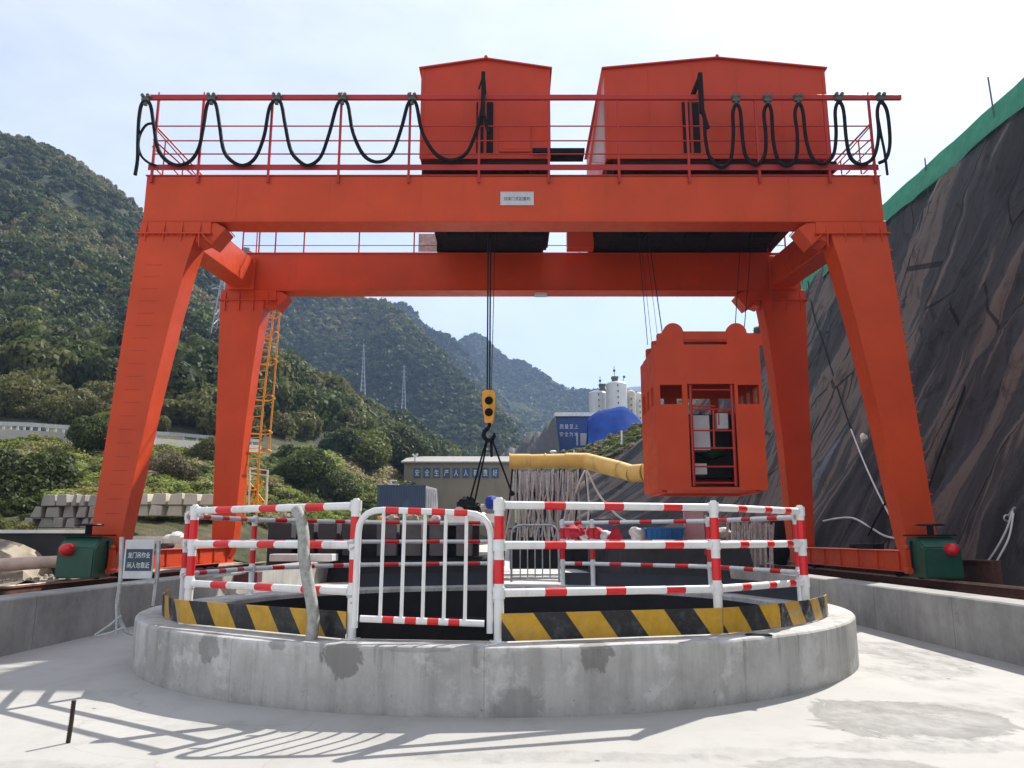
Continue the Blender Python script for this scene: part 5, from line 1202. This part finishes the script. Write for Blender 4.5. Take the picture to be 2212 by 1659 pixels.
b = MB(); b.hexa([(p0.x + .06, 26.05, p0.z), (p1.x - .06, 26.05, p0.z), (p1.x - .06, 26.75, p0.z), (p0.x + .06, 26.75, p0.z)], [(p0.x, 26, p1.z), (p1.x, 26, p1.z), (p1.x, 26.8, p1.z), (p0.x, 26.8, p1.z)])
for k in range(7): x = p0.x + .12 + k * (p1.x - p0.x - .24) / 6; b.box((x - .012, 25.975, p0.z + .04), (x + .012, 26.03, p1.z - .05))
b.build('tub', 'bin_blue', root); b = MB(); b.box((p0.x - .03, 25.96, p1.z - .035), (p1.x + .03, 26.84, p1.z + .01)); b.build('rim', 'bin_blue', root)
p0, p1 = P(1279, 1147, 27.5), P(1322, 1123, 27.5); b = MB(); b.box((p0.x, 27.5, p0.z), (p1.x, 27.7, p1.z)); b.box((p0.x - .02, 27.48, p1.z), (p1.x + .02, 27.72, p1.z + .03)); named(b, 'steel_panel', 'container_blue', 'small steel blue panel standing behind the red cloths', 'panel')
p0, p1 = P(1479, 1167, 26.5), P(1519, 1105, 26.5); b = MB(); b.box((p0.x, 26.5, p0.z), (p1.x, 26.56, p1.z)); b.box((p0.x, 26.47, p1.z - .05), (p1.x, 26.499, p1.z)); b.box((p0.x, 26.47, p0.z), (p0.x + .05, 26.499, p1.z - .051)); named(b, 'notice_board', 'pink_board', 'pale pink board standing right of the blue bin', 'board')
for i, (px, y0, y1) in enumerate(((1524, 1168, 1112), (1548, 1168, 1106), (1571, 1168, 1118))):
    b = MB(); b.tube([P(px, y0, 26.2), P(px + 1, y1, 26.2)], .045, 8); named(b, 'stake', 'hose_grey', ['grey stake touching the pink board', 'grey stake in the middle of the three by the pink board', 'grey stake farthest right of the pink board'][i], 'stake')
b = MB(); p0, p1 = P(1524, 1166, 26.0), P(1537, 1118, 26.0); b.box((p0.x, 26.0, p0.z), (p1.x, 26.06, p1.z)); named(b, 'red_cloth', 'cloth_red', 'narrow red cloth hanging beside the grey stakes', 'cloth')
b = MB(); c = P(1562, 1150, 26.4); b.ball(c, .28, n=12, sz=.6, jit=.2, seed=77); named(b, 'pale_bag', 'pale_bag', 'pale bag behind the third front post', 'bag')
rr = random.Random(9)
for i in range(18):
    px = 1583 + i * 5.2 + rr.uniform(-1, 1); Y = 23.5 + rr.uniform(0, .4); t0 = P(px + rr.uniform(-3, 3), 1226 + rr.uniform(-6, 6), Y - .4); t1 = P(px, 1131 + rr.uniform(-3, 5), Y)
    b = MB(); b.tube([t0, (t0 + t1) / 2 + Vector((rr.uniform(-.03, .03), 0, 0)), t1], rr.choice([.028, .035, .045]), 7); named(b, 'upright_pipe', 'hose_grey', 'grey pipe standing upright in the row beyond the right side of the ring', 'pipe', 'upright pipes beyond the ring')
b = MB(); c = P(1690, 1150, 28); b.ball(c, .5, n=14, sz=1.2, jit=.12, seed=4); b.ball(c + Vector((-.2, -.1, -.6)), .4, n=12, sz=1.3, jit=.2, seed=6); named(b, 'wrapped_bundle', 'black_rubber', 'shiny black wrapped bundle left of the back right crane leg', 'bundle')
p0, p1 = P(488, 1259, 19.2), P(556, 1236, 19.2); b = MB(); b.box((p0.x, 19.2, p0.z), (p1.x, 19.6, p1.z)); named(b, 'maroon_box', 'maroon', 'dull maroon box behind the front left rail', 'box', bevel=.01)
b = MB(); b.tube([tuple(v) for v in catmull([tuple(P(x, y, Y)) for x, y, Y in ((430, 1248, 17.5), (520, 1236, 19), (600, 1226, 21), (700, 1223, 24), (860, 1219, 26))], 4)], .05, 8); named(b, 'ground_pipe', 'galv', 'long grey pipe running along the ground beyond the left of the ring', 'pipe')
# yellow duct with its hanging hoses
root = thing('air_duct', 'stained yellow air duct on trestles behind the shaft, bending down at the right', 'duct', tuple(P(1180, 1000, 34)))
r = .33
for (p_, q_, k_) in (((1101, 997, 34), (1145, 997, 34), 1.0), ((1145.4, 997.5, 34), (1221, 996, 34), .97), ((1221.6, 995.5, 34), (1265.5, 996, 34), 1.05), ((1266.5, 996, 34), (1340, 1015, 32.6), 1.06), ((1341, 1015, 32.6), (1366, 1023, 32), 1.03), ((1366, 1023, 32), (1392, 1021, 31.6), 1.08), ((1392.5, 1021, 31.6), (1500, 1012, 30.5), 1.03)):
    b = MB(); b.tube([P(*p_), P(*q_)], r * k_, 22); b.build('duct_section', 'duct_yellow', root)
for px, py, Y in ((1101.5, 997, 34), (1178, 997, 34), (1222, 997, 34), (1266, 996.5, 34)):
    b = MB(); b.tube([P(px - 1.3, py, Y), P(px + 1.3, py, Y)], r * 1.1, 20); b.build('collar', 'duct_yellow', root)
b = MB(); b.cyl(P(1101, 997, 34) + Vector((-.002, 0, 0)), P(1101, 997, 34) + Vector((-.02, 0, 0)), r * .93, 20); b.build('mouth', 'dark_interior', root)
for px in (1112, 1165, 1215, 1258):
    b = MB(); a_ = P(px, 1013, 34); b.beam(a_ + Vector((-.1, 0, 0)), (a_.x - .5, 34.3, .3), .07, .07); b.beam(a_ + Vector((.1, 0, 0)), (a_.x + .5, 34.3, .3), .07, .07); b.beam((a_.x - .35, 34.2, 1.9), (a_.x + .35, 34.2, 1.9), .05, .05); b.build('trestle', 'black_metal', root)
rr = random.Random(21)
for i in range(46):
    px = 1112 + (i % 40) * 3.55 + rr.uniform(-2, 2) if i < 40 else rr.uniform(1120, 1240); Y = 33.4 - rr.uniform(0, .9); y0 = 1013 + rr.uniform(0, 10); dx = rr.gauss(0, 12) if i % 3 else rr.gauss(0, 34); y1 = rr.choice([1140, 1160, 1172, 1180])
    q = catmull([tuple(P(px, y0, Y + .3)), tuple(P(px + dx * .15 + rr.uniform(-2, 2), y0 + (y1 - y0) * .3, Y)), tuple(P(px + dx * .5 + rr.uniform(-3, 3), y0 + (y1 - y0) * .65, Y - .1)), tuple(P(px + dx, y1, Y - .2))], 3)
    b = MB(); b.tube([tuple(v) for v in q], rr.choice([.025, .035, .045]), 6); named(b, 'hanging_hose', 'hose_grey', 'grey hose hanging in the curtain under the yellow duct', 'hose', 'hoses hanging under the yellow duct')
for i, (pts, lab) in enumerate(((((1268, 1015), (1292, 1065), (1318, 1098), (1345, 1122), (1380, 1130), (1440, 1128), (1500, 1125)), 'long pale hose sagging right from under the duct'), (((1266, 1015), (1270, 1060), (1272, 1100), (1268, 1145)), 'pale hose hanging straight at the right end of the curtain'), (((1264, 1015), (1248, 1050), (1236, 1090), (1225, 1140)), 'pale hose slanting left at the right end of the curtain'))):
    b = MB(); b.tube([tuple(v) for v in catmull([tuple(P(x, y, 32.9)) for x, y in pts], 4)], .042, 7); named(b, 'hose', 'hose_white', lab, 'hose')
b = MB(); b.box((P(1101, 1100, 35).x, 35, .2), (P(1268, 1100, 35).x, 35.3, P(1100, 1150, 35).z)); named(b, 'dark_wall', 'black_liner', 'low black wall behind the hanging hoses', 'wall')
# blue container with a folded white side
p0, p1 = P(813, 1112, 45), P(919, 1048, 45); root = thing('container', 'faded blue shipping container behind the near gate', 'container', ((p0.x + p1.x) / 2, 46, p0.z))
b = MB(); b.box((p0.x, 45, p0.z), (p1.x, 47.2, p1.z))
for k in range(24): x = p0.x + .12 + k * (p1.x - p0.x - .2) / 24; b.box((x, 44.90, p0.z + .1), (x + .07, 44.999, p1.z - .1))
b.box((p0.x - .02, 44.95, p1.z - .08), (p1.x + .02, 47.25, p1.z + .02)); b.build('box', 'container_blue', root)
b = MB(); x1_ = P(943, 1070, 46.2).x; b.hexa([(p1.x + .03, 45.0, p0.z), (x1_ + .1, 46.3, p0.z), (x1_ + .1, 46.36, p0.z), (p1.x + .03, 45.06, p0.z)], [(p1.x + .03, 45.0, p1.z - .04), (x1_, 46.3, p1.z - .12), (x1_, 46.36, p1.z - .12), (p1.x + .03, 45.06, p1.z - .04)])
for k in range(5): t_ = .1 + k * .2; x = p1.x + .03 + (x1_ - p1.x) * t_; b.box((x, 44.97 + 1.3 * t_, p0.z), (x + .04, 45.02 + 1.3 * t_, p1.z - .15))
b.build('open_door', 'grey_box', root)
b = MB(); q = P(852, 1042, 45.3); b.box((q.x - .3, 45.2, p1.z + .021), (q.x + .25, 45.5, p1.z + .09)); b.box((q.x - .22, 45.25, p1.z + .09), (q.x - .15, 45.35, p1.z + .26)); b.box((q.x - .26, 45.2, p1.z + .26), (q.x + .12, 45.4, p1.z + .31)); b.build('roof_fitting', 'white_paint', root)
# long beige shed with a row of blue letter boards
YS = 82; p0, p1 = P(871, 1085, YS), P(1112, 1000, YS)
root = thing('beige_shed', 'long beige shed with a row of blue letter boards at the valley foot', 'shed', ((p0.x + p1.x) / 2, YS + 5, p0.z))
b = MB(); b.box((p0.x, YS, -1), (p1.x, YS + 12, p1.z))
for k in range(44): x = p0.x + .2 + k * (p1.x - p0.x - .3) / 44; b.box((x, YS - .04, -1), (x + .10, YS - .001, p1.z - .02))
b.build('walls', 'beige_wall', root)
b = MB(); b.prism([(YS - .4, p1.z - .02), (YS + 12.4, p1.z - .02), (YS + 12.4, p1.z + .1), (YS + 6, p1.z + 1.3), (YS - .4, p1.z + .12)], p0.x - .3, p1.x + .3, axis='x'); b.build('roof', 'block_grey', root)
for i, ch in enumerate('安全生产人人有责好'):
    x0 = P(894 + i * 21, 1020, YS).x; x1 = P(909 + i * 21, 1020, YS).x; z0, z1 = P(900, 1032, YS).z, P(900, 1011, YS).z
    b = MB(); b.box((x0, YS - .12, z0), (x1, YS - .05, z1)); o = b.build('letter_board', 'board_blue', root); text('lettering', ch, 'letter_white', o, ((x0 + x1) / 2, YS - .125, (z0 + z1) / 2), (z1 - z0) * .68, width=(x1 - x0) * .62, thick=.02)
p = P(897, 1000, YS); b = MB(); b.tube([p, P(897, 986, YS)], .12, 6); b.tube([P(897, 986, YS), P(903, 980, YS)], .12, 6); b.tube([P(897, 987, YS), P(891, 981, YS)], .12, 6); b.build('roof_mast', 'white_paint', root)
# blue building with white lettering, tarp mound and silos
YN = 95; z0 = 1.0; a0, a1 = P(1204, 960, YN), P(1282, 900, YN)
root = thing('blue_building', 'dark blue building with a white roof edge and two rows of white characters', 'building', ((a0.x + a1.x) / 2, YN + 3, z0))
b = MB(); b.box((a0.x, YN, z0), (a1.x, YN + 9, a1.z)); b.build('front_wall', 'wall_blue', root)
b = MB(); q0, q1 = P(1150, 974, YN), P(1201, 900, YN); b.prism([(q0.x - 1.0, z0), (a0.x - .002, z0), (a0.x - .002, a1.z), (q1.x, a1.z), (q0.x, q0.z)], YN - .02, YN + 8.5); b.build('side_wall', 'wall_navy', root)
b = MB(); b.box((a0.x - .3, YN - .45, a1.z + .002), (a1.x + .15, YN + 9.2, P(1204, 892, YN).z)); b.build('roof', 'white_paint', root)
for py, tx in ((921.5, '质量至上'), (938, '安全为本')): text('lettering', tx, 'letter_white', root, (P(1229, py, YN).x, YN - .01, P(1229, py, YN).z), .58, width=P(1249, 930, YN).x - P(1209, 930, YN).x, thick=.03, space=1.3)
b = MB(); q0, q1 = P(1254, 962, YN), P(1276, 936, YN); b.box((q0.x, YN - .06, q0.z), (q1.x, YN - .003, q1.z)); b.box((q0.x - .5, YN - .06, q0.z), (q0.x - .3, YN - .003, q1.z)); b.build('notice_panel', 'grey_box', root)
rb = [P(x, y, 93) for x, y in ((1080, 985), (1104, 972), (1130, 952), (1160, 934), (1180, 918), (1200, 902))]; rf = [P(x, 1060, 84) for x in (1085, 1105, 1135, 1165, 1195, 1220)]; rb2 = [p + Vector((2, 8, -6)) for p in rb]
o, _ = loft('banks', [rf, rb, rb2], 8, 8, 'block_mid', [.4, .7, .4], 1.4, 71); kind(o, 'structure')
mt_ = [P(x, y, 92) for x, y in ((1270, 905), (1290, 893), (1308, 885), (1333, 880), (1353, 883), (1372, 899), (1386, 915))]; mf = [P(x, y, 84) for x, y in ((1270, 975), (1292, 972), (1312, 970), (1335, 965), (1352, 960), (1376, 950), (1392, 945))]; mb_ = [p + Vector((0, 8, -8)) for p in mt_]
A = np.array([[tuple(p) for p in r_] for r_ in (mf, mt_, mb_)]); g = linr(catmull(A, 6, 1), 8, 0); g[..., 2] += fbm(g[..., 0] * .5, g[..., 1] * .3, 8, 4) * .5
nr, ncol = g.shape[:2]; idx = np.arange(nr * ncol).reshape(nr, ncol); c_ = g.reshape(-1, 3)
o = np_mesh('tarp_mound', c_, np.stack([idx[:-1, :-1], idx[:-1, 1:], idx[1:, 1:], idx[1:, :-1]], -1).reshape(-1, 4), 'tarp_blue'); relocate(o, tuple(c_.mean(0))); tag(o, 'mound covered in bright blue tarpaulin below the silos', 'tarp mound')
YSi = 118
for i, (x0, x1, yt, mat, lab) in enumerate(((1275, 1314, 844, 'silo', 'pale silo with a flat top at the left of the cluster'), (1308, 1354, 831, 'silo', 'widest and tallest pale silo in the middle with a turret on top'), (1352, 1375, 847, 'block_lit', 'cream silo right of the tallest one'), (1375, 1396, 848, 'silo', 'bluish silo half hidden behind the hanging cage'))):
    c0, c1 = P(x0, yt, YSi), P(x1, yt, YSi); xc, rr_ = (c0.x + c1.x) / 2, (c1.x - c0.x) / 2; Yc = YSi + (2.5 if i in (0, 3) else 0) + (1 if i == 2 else 0)
    root = thing('silo', lab, 'silo', (xc, Yc, 4), 'silos behind the blue tarp mound')
    b = MB(); b.tube([(xc, Yc, 4), (xc, Yc, c0.z)], rr_, 28); b.build('shell', mat, root)
    b = MB(); b.tube([(xc, Yc, c0.z + .001), (xc, Yc, c0.z + .22), (xc, Yc, c0.z + .5)], [rr_ * 1.01, rr_ * .9, rr_ * .3], 28); b.build('cap', mat, root)
    b = MB()
    for kx_ in (.02,): 
        for z in np.arange(6, c0.z - .4, .9): b.box((xc + kx_ * rr_ - .08, Yc - rr_ * .99 - .12 + (0 if abs(kx_) < .1 else .13 * rr_), z), (xc + kx_ * rr_ + .08, Yc - rr_ * .6, z + .3))
    b.build('rungs', 'mesh_post', root)
    if i < 2:
        xt = P(1328, 820, YSi).x if i == 1 else P(1304.5, 828, YSi).x; zt = P(1328, 814, YSi).z if i == 1 else P(1304, 823, YSi).z
        b = MB(); b.box((xt - .42, Yc - .4, c0.z + .1), (xt + .42, Yc + .4, zt - .3)); b.box((xt - .5, Yc - .5, zt - .3), (xt + .5, Yc + .5, zt)); b.build('turret', 'mesh_post', root)
        b = MB(); zz = P(1326, 791, YSi).z if i == 1 else P(1300, 806, YSi).z; xm = xt - .05 if i == 1 else P(1300, 810, YSi).x; b.tube([(xm, Yc, c0.z), (xm, Yc, zz)], .05, 5); b.ball((xm, Yc, zz - .7), .22, n=8)
        if i == 1: xm = P(1344, 813, YSi).x; b.tube([(xm, Yc, c0.z), (xm + .3, Yc, P(1345, 812, YSi).z)], .05, 5); b.ball((xm + .3, Yc, P(1345, 814, YSi).z), .22, n=8)
        b.build('mast', 'mesh_post', root)
# thin concrete posts on the grass shoulder
for i, (px, y0, y1, Y) in enumerate(((1343, 960, 930, 66), (1240, 985, 972, 74))):
    b = MB(); b.tube([P(px, y0, Y), P(px, y1, Y)], .09, 6); named(b, 'marker_post', 'white_paint', ['white post standing on the grassy shoulder under the silos', 'short white post at the low left end of the grassy shoulder'][i], 'post')
b = MB(); q = P(1195, 976, 70); b.ball(q, .32, n=10, sz=.45); b.tube([q - Vector((0, 0, 2)), q], .06, 6); named(b, 'flood_lamp', 'white_paint', 'small white lamp just above the yellow duct', 'lamp')
# pylons and poles on the hills
def pylon(px, yt, yb, Y, w_, label, lattice=True):
    a, c = P(px[0], yb, Y), P(px[1], yt, Y); root = thing('pylon', label, 'pylon', tuple(a), 'pylons on the hillside'); h = c.z - a.z; b = MB(); n = 12
    def pt(t, sx, sy): ww = w_ * (1 - t) ** 1.1 + .25; return Vector((a.x + (c.x - a.x) * t + sx * ww / 2, Y + sy * ww / 2, a.z + h * t))
    th = .05 * w_ / 2.5 + .03
    for sx, sy in ((-1, -1), (1, -1), (1, 1), (-1, 1)): b.tube([pt(k / n, sx, sy) for k in range(n + 1)], th, 4)
    for k in range(n):
        for (s0, s1) in (((-1, -1), (1, -1)), ((1, -1), (1, 1)), ((1, 1), (-1, 1)), ((-1, 1), (-1, -1))): b.tube([pt(k / n, *s0), pt((k + 1) / n, *s1)], th * .6, 4); b.tube([pt(k / n, *s1), pt((k + 1) / n, *s0)], th * .6, 4)
    b.build('tower', 'pylon', root); b = MB()
    for t_ in (.72, .84, .95): p = pt(t_, 0, 0); L = w_ * (.55 if lattice else .9) * (1.15 - t_ * .3); b.beam(p - Vector((L, 0, 0)), p + Vector((L, 0, 0)), th * 1.6, th * 1.6); b.beam(p - Vector((L, 0, 0)), p + Vector((0, 0, .6)), th, th); b.beam(p + Vector((L, 0, 0)), p + Vector((0, 0, .6)), th, th)
    b.build('crossarms', 'pylon', root)
pylon((471, 483), 585, 832, 120, 3.6, 'tall lattice pylon half hidden behind the back left crane leg')
pylon((784, 786), 742, 857, 300, 1.5, 'distant pylon on the wooded spur, left of the pair in the middle', False)
pylon((872, 873), 788, 884, 300, 1.3, 'distant pylon on the wooded spur, right of the pair in the middle', False)
b = MB(); b.tube([P(703, 955, 100), P(706, 888, 100)], .16, 6); b.beam(P(701, 893, 100), P(710, 893, 100), .12, .12); named(b, 'utility_pole', 'pylon', 'lone pale pole at the foot of the wooded hill', 'pole')
# ================================================================== LEFT SIDE
# retaining wall of the hill road
pts_t = [P(x, y, Y) for x, y, Y in ((-700, 925, 42.5), (-300, 925, 42.5), (0, 927, 44), (60, 929, 44.5), (130, 934, 45), (240, 942, 46), (360, 948, 49.5), (480, 957, 53), (560, 962, 57))]
pts_b = [P(x, y, Y) for x, y, Y in ((-700, 968, 42), (-300, 966, 42), (0, 966, 43.5), (60, 960, 44), (130, 962, 44.6), (240, 968, 45.6), (360, 976, 49), (480, 989, 52.4), (560, 990, 56.5))]
b = MB(); n = len(pts_t); tk = Vector((0, .5, 0))
for i in range(n - 1): b.hexa([pts_b[i] - Vector((0, 0, .6)), pts_b[i + 1] - Vector((0, 0, .6)), pts_b[i + 1] + tk - Vector((0, 0, .6)), pts_b[i] + tk - Vector((0, 0, .6))], [pts_t[i], pts_t[i + 1], pts_t[i + 1] + tk, pts_t[i] + tk])
o = named(b, 'road_retaining_wall', 'road_wall', 'long pale retaining wall of the road across the foot of the left hill', 'retaining wall'); clean(o)
b = MB()
for i in range(n - 1): b.beam(pts_t[i] + Vector((0, .25, .35)), pts_t[i + 1] + Vector((0, .25, .35)), .08, .22)
for i in range(0, n - 1):
    for k in range(4): p = pts_t[i] * (1 - k / 4) + pts_t[i + 1] * (k / 4) + Vector((0, .3, 0)); b.beam(p, p + Vector((0, 0, .45)), .1, .1)
named(b, 'crash_barrier', 'galv', 'grey crash barrier along the hillside road', 'barrier')
# slide of rubble from the road
pts = []; rr = random.Random(3)
b = MB()
for i in range(170):
    t = rr.random(); px = 30 + 60 * (1 - t) + rr.gauss(0, 14) - 30 * t; py = 950 + t * 120 + rr.gauss(0, 6); h_ = hillz(px, py); b.ball((h_[0] + rr.uniform(-.3, .3), h_[1] - .2 + rr.uniform(-.3, .3), h_[2] + .05), rr.uniform(.08, .34) * (1.2 if i % 12 == 0 else .8), n=6, jit=.3, seed=i, sz=.7)
kind(b.build('rubble', 'rock_rubble'), 'stuff')
b = MB(); q = hillz(85, 955); b.ball((q[0], q[1] - .4, q[2] + .25), 1.1, n=12, sz=.55, jit=.25, seed=12); b.ball((q[0] + 1.0, q[1] - .2, q[2] + .1), .7, n=10, sz=.6, jit=.3, seed=13); named(b, 'boulder', 'bank_dark', 'dark flat boulder just below the road wall on the left', 'boulder')
# stacked blocks at the left edge
def blocks(rows, Y, mats, label, group, names=None):
    rr = random.Random(len(rows) * 7)
    for (y0, y1, xs) in rows:
        for i, (xa, xb) in enumerate(xs):
            p0, p1 = P(xa, y1, Y), P(xb, y0, Y); b = MB(); dy = rr.uniform(-.12, .12)
            b.hexa([(p0.x, Y + dy, p0.z), (p1.x, Y + dy, p0.z), (p1.x, Y + .9 + dy, p0.z), (p0.x, Y + .9 + dy, p0.z)], [(p0.x + rr.uniform(0, .12), Y + dy + .03, p1.z + rr.uniform(-.03, .03)), (p1.x - rr.uniform(0, .06), Y + dy + .03, p1.z + rr.uniform(-.03, .03)), (p1.x - .03, Y + .88 + dy, p1.z), (p0.x + .03, Y + .88 + dy, p1.z)])
            rn, pos = names[min(rows.index((y0, y1, xs)), len(names) - 1)], ['leftmost', 'second from the left', 'third from the left', 'fourth from the left', 'fifth from the left', 'sixth from the left'][i]
            named(b, 'stone_block', mats, label % (rn, pos), 'block', group, .018)
blocks([(1119, 1140, [(48, 75), (77, 112), (114, 140), (142, 166), (168, 188), (190, 214)]), (1094, 1118, [(68, 94), (96, 130), (132, 158), (160, 184), (186, 216)]), (1068, 1093, [(88, 122), (124, 150), (152, 166), (168, 183), (185, 220)])],
       25.5, 'block_grey', 'grey block in the %s layer of the far left pile, %s', 'grey blocks in the far left pile', ('bottom', 'middle', 'top'))
blocks([(1066, 1090, [(288, 323), (326, 360), (362, 394), (396, 428), (430, 462), (464, 500)]), (1091, 1114, [(286, 318), (322, 352), (356, 392), (396, 430)])], 29.5, 'block_lit', 'pale block in the %s row between the left crane legs, %s', 'pale blocks between the left crane legs', ('upper', 'lower'))
b = MB(); b.box((-40, 20.5, .3), (P(214, 1160, 20.5).x, 20.9, P(100, 1152, 20.5).z)); o = named(b, 'ditch_wall', 'block_dark', 'dark shaded wall beyond the sand with a bright top edge', 'wall')  # the wall's shade is put into its dark colour
b = MB(); b.box((-40, 20.4, P(100, 1152, 20.5).z + .002), (P(214, 1160, 20.5).x, 21.0, P(100, 1147, 20.5).z + .03)); named(b, 'lit_wall_top', 'crate_white', 'white strip painting in the sunlit top of the dark wall at the left', 'edging')  # white box paints in the sunlit top of the shaded wall
b = MB(); b.box((P(285, 1140, 28).x, 28.0, .3), (P(410, 1140, 28).x, 28.4, P(300, 1158, 28).z)); named(b, 'low_wall', 'crate_white', 'low white wall between the left crane legs', 'wall')
for i, (x, y) in enumerate(((382, 1162), (398, 1166), (366, 1168))): b = MB(); b.ball(P(x, y, 27.6), .22, n=10, jit=.2, seed=i); named(b, 'white_bag', 'crate_white', ['white bag left of the striped post, middle of three', 'white bag nearest the striped post', 'white bag farthest left of the striped post'][i], 'bag')
b = MB(); a_, c_ = P(-60, 1224, 17.8), P(130, 1213, 18.1); b.tube([a_, (a_ + c_) / 2, c_, c_ + Vector((.3, 0, .01)), c_ + Vector((.36, 0, 0))], [.15, .145, .135, .11, .04], 14); named(b, 'pipe', 'pipe_pink', 'pale pinkish pipe lying on the sand at the left edge', 'pipe')
b = MB(); b.ball(P(-20, 1200, 19.3) + Vector((-.5, 0, -1.0)), 1.9, n=34, sz=.72, jit=.09, seed=2)
named(b, 'gravel_heap', 'rock_rubble', 'heap of broken gravel at the left edge behind the pipe', 'heap')
rr = random.Random(31); b = MB()
for i in range(420):
    x, y = -10.1 - abs(rr.gauss(0, 3.6)), rr.uniform(12, 20.2); b.ball((x, y, .61 + fbm(np.array(x * .9), np.array(y * .9), 3, 5) * .14), rr.uniform(.02, .07), n=6, jit=.3, seed=i)
kind(b.build('pebbles', 'rock_rubble'), 'stuff')
# ================================================================== RIGHT SIDE
# green netting along the slope top
root = thing('debris_net', 'green netting fence along the top of the sheeted slope', 'net fence', (19.2, 28, 17))
b = MB(); n = 60; rr = random.Random(8)
for i in range(n + 1):
    y = -6 + i * 62 / n; x = 19.0; z0_ = 17.0 - .06 * math.sin(i * .9); z1_ = 18.3 + .03 * math.sin(i * 1.9)
    q_ = .05 * math.sin(i * 2.3) + rr.uniform(-.03, .03); b.v += [(x - .35, y, z0_ + rr.uniform(-.1, .1)), (x + q_ - .15, y, (z0_ + z1_) / 2), (x, y, z1_), (x + .02, y, z1_), (x + q_ - .13, y, (z0_ + z1_) / 2), (x - .33, y, z0_)]
for i in range(n):
    for k in range(6): b.f.append((i * 6 + k, (i + 1) * 6 + k, (i + 1) * 6 + (k + 1) % 6, i * 6 + (k + 1) % 6)); b.m.append(0); b.sm.append(False)
b.build('net', 'green_net', root)
for i in range(12):
    y = -3 + i * 5.2; b = MB(); h_ = 19.4 if i in (2, 3, 4, 6) else 18.6; b.tube([(18.9, y, 16.6), (18.92 + .1 * (i % 3 - 1), y, h_)], .03, 6); b.build('stake', 'mesh_post', root)
# hoses and cable on the slope
def on_slope(px, py, off=.12):
    g2 = SLOPE.reshape(-1, 3); x, y = px_of(g2); k = np.argsort((x - px) ** 2 + (y - py) ** 2)[:4]; w_ = 1 / (1e-3 + (x[k] - px) ** 2 + (y[k] - py) ** 2); p = (g2[k] * w_[:, None]).sum(0) / w_.sum(); return P(px, py, p[1]) + Vector((-off, -off, off * .3))
def slope_hose(pts, r, mat, nm, lab, ct):
    q = catmull([tuple(on_slope(x, y)) for x, y in pts], 4); b = MB(); b.tube([tuple(v) for v in q], r, 7); named(b, nm, mat, lab, ct)
slope_hose(((1748, 610), (1760, 680), (1785, 755), (1815, 850), (1842, 930)), .035, 'black_rubber', 'cable', 'thin black cable hanging down the slope from the back right leg', 'cable')
slope_hose(((1842, 930), (1868, 995), (1895, 1055), (1922, 1108), (1945, 1150)), .028, 'hose_white', 'hose', 'pale hose down the slope behind the front right leg', 'hose')
slope_hose(((1783, 1128), (1815, 1122), (1848, 1122), (1885, 1142), (1915, 1160), (1950, 1168)), .034, 'hose_white', 'hose', 'pale hose arching low between the two right crane legs', 'hose')
slope_hose(((2192, 1108), (2178, 1150), (2150, 1200), (2118, 1240), (2096, 1262)), .022, 'hose_white', 'rope', 'left strand of pale rope hanging on the sheeted slope at the right', 'rope')
slope_hose(((2194, 1112), (2184, 1165), (2160, 1212), (2140, 1245), (2118, 1266)), .022, 'hose_white', 'rope', 'right strand of pale rope hanging on the sheeted slope at the right', 'rope')
b = MB(); q = on_slope(2180, 1123); b.tube([q + Vector((.07 * math.cos(t_), 0, .07 * math.sin(t_))) for t_ in np.linspace(0, 6.28, 12)[:-1]], .02, 6, closed=True); b.tube([q + Vector((.05, 0, .05)), on_slope(2197, 1100)], .03, 6); named(b, 'anchor_ring', 'galv', 'metal ring and anchor holding the two pale ropes', 'ring')
slope_hose(((2090, 835), (2060, 920), (2030, 1000), (2000, 1090)), .03, 'black_rubber', 'seam_cable', 'black line running down the middle of the sheeted slope', 'cable')
slope_hose(((1945, 1040), (1900, 1120), (1880, 1160)), .03, 'black_rubber', 'seam_cable', 'short black line on the slope between the right legs', 'cable')
b = MB(); q = on_slope(1872, 950, .2); b.ball(q, .13, n=10, jit=.35, seed=3, sz=1.4); named(b, 'white_rag', 'crate_white', 'small white rag on the slope left of the front right leg', 'rag')
b = MB(); b.box((10.1, 17, .40), (10.3, 28, 1.0)); b.box((10.05, 17, 1.001), (10.35, 28, 1.04)); named(b, 'steel_beam', 'rust_rail', 'rusty brown beam lying beyond the right rail', 'beam')
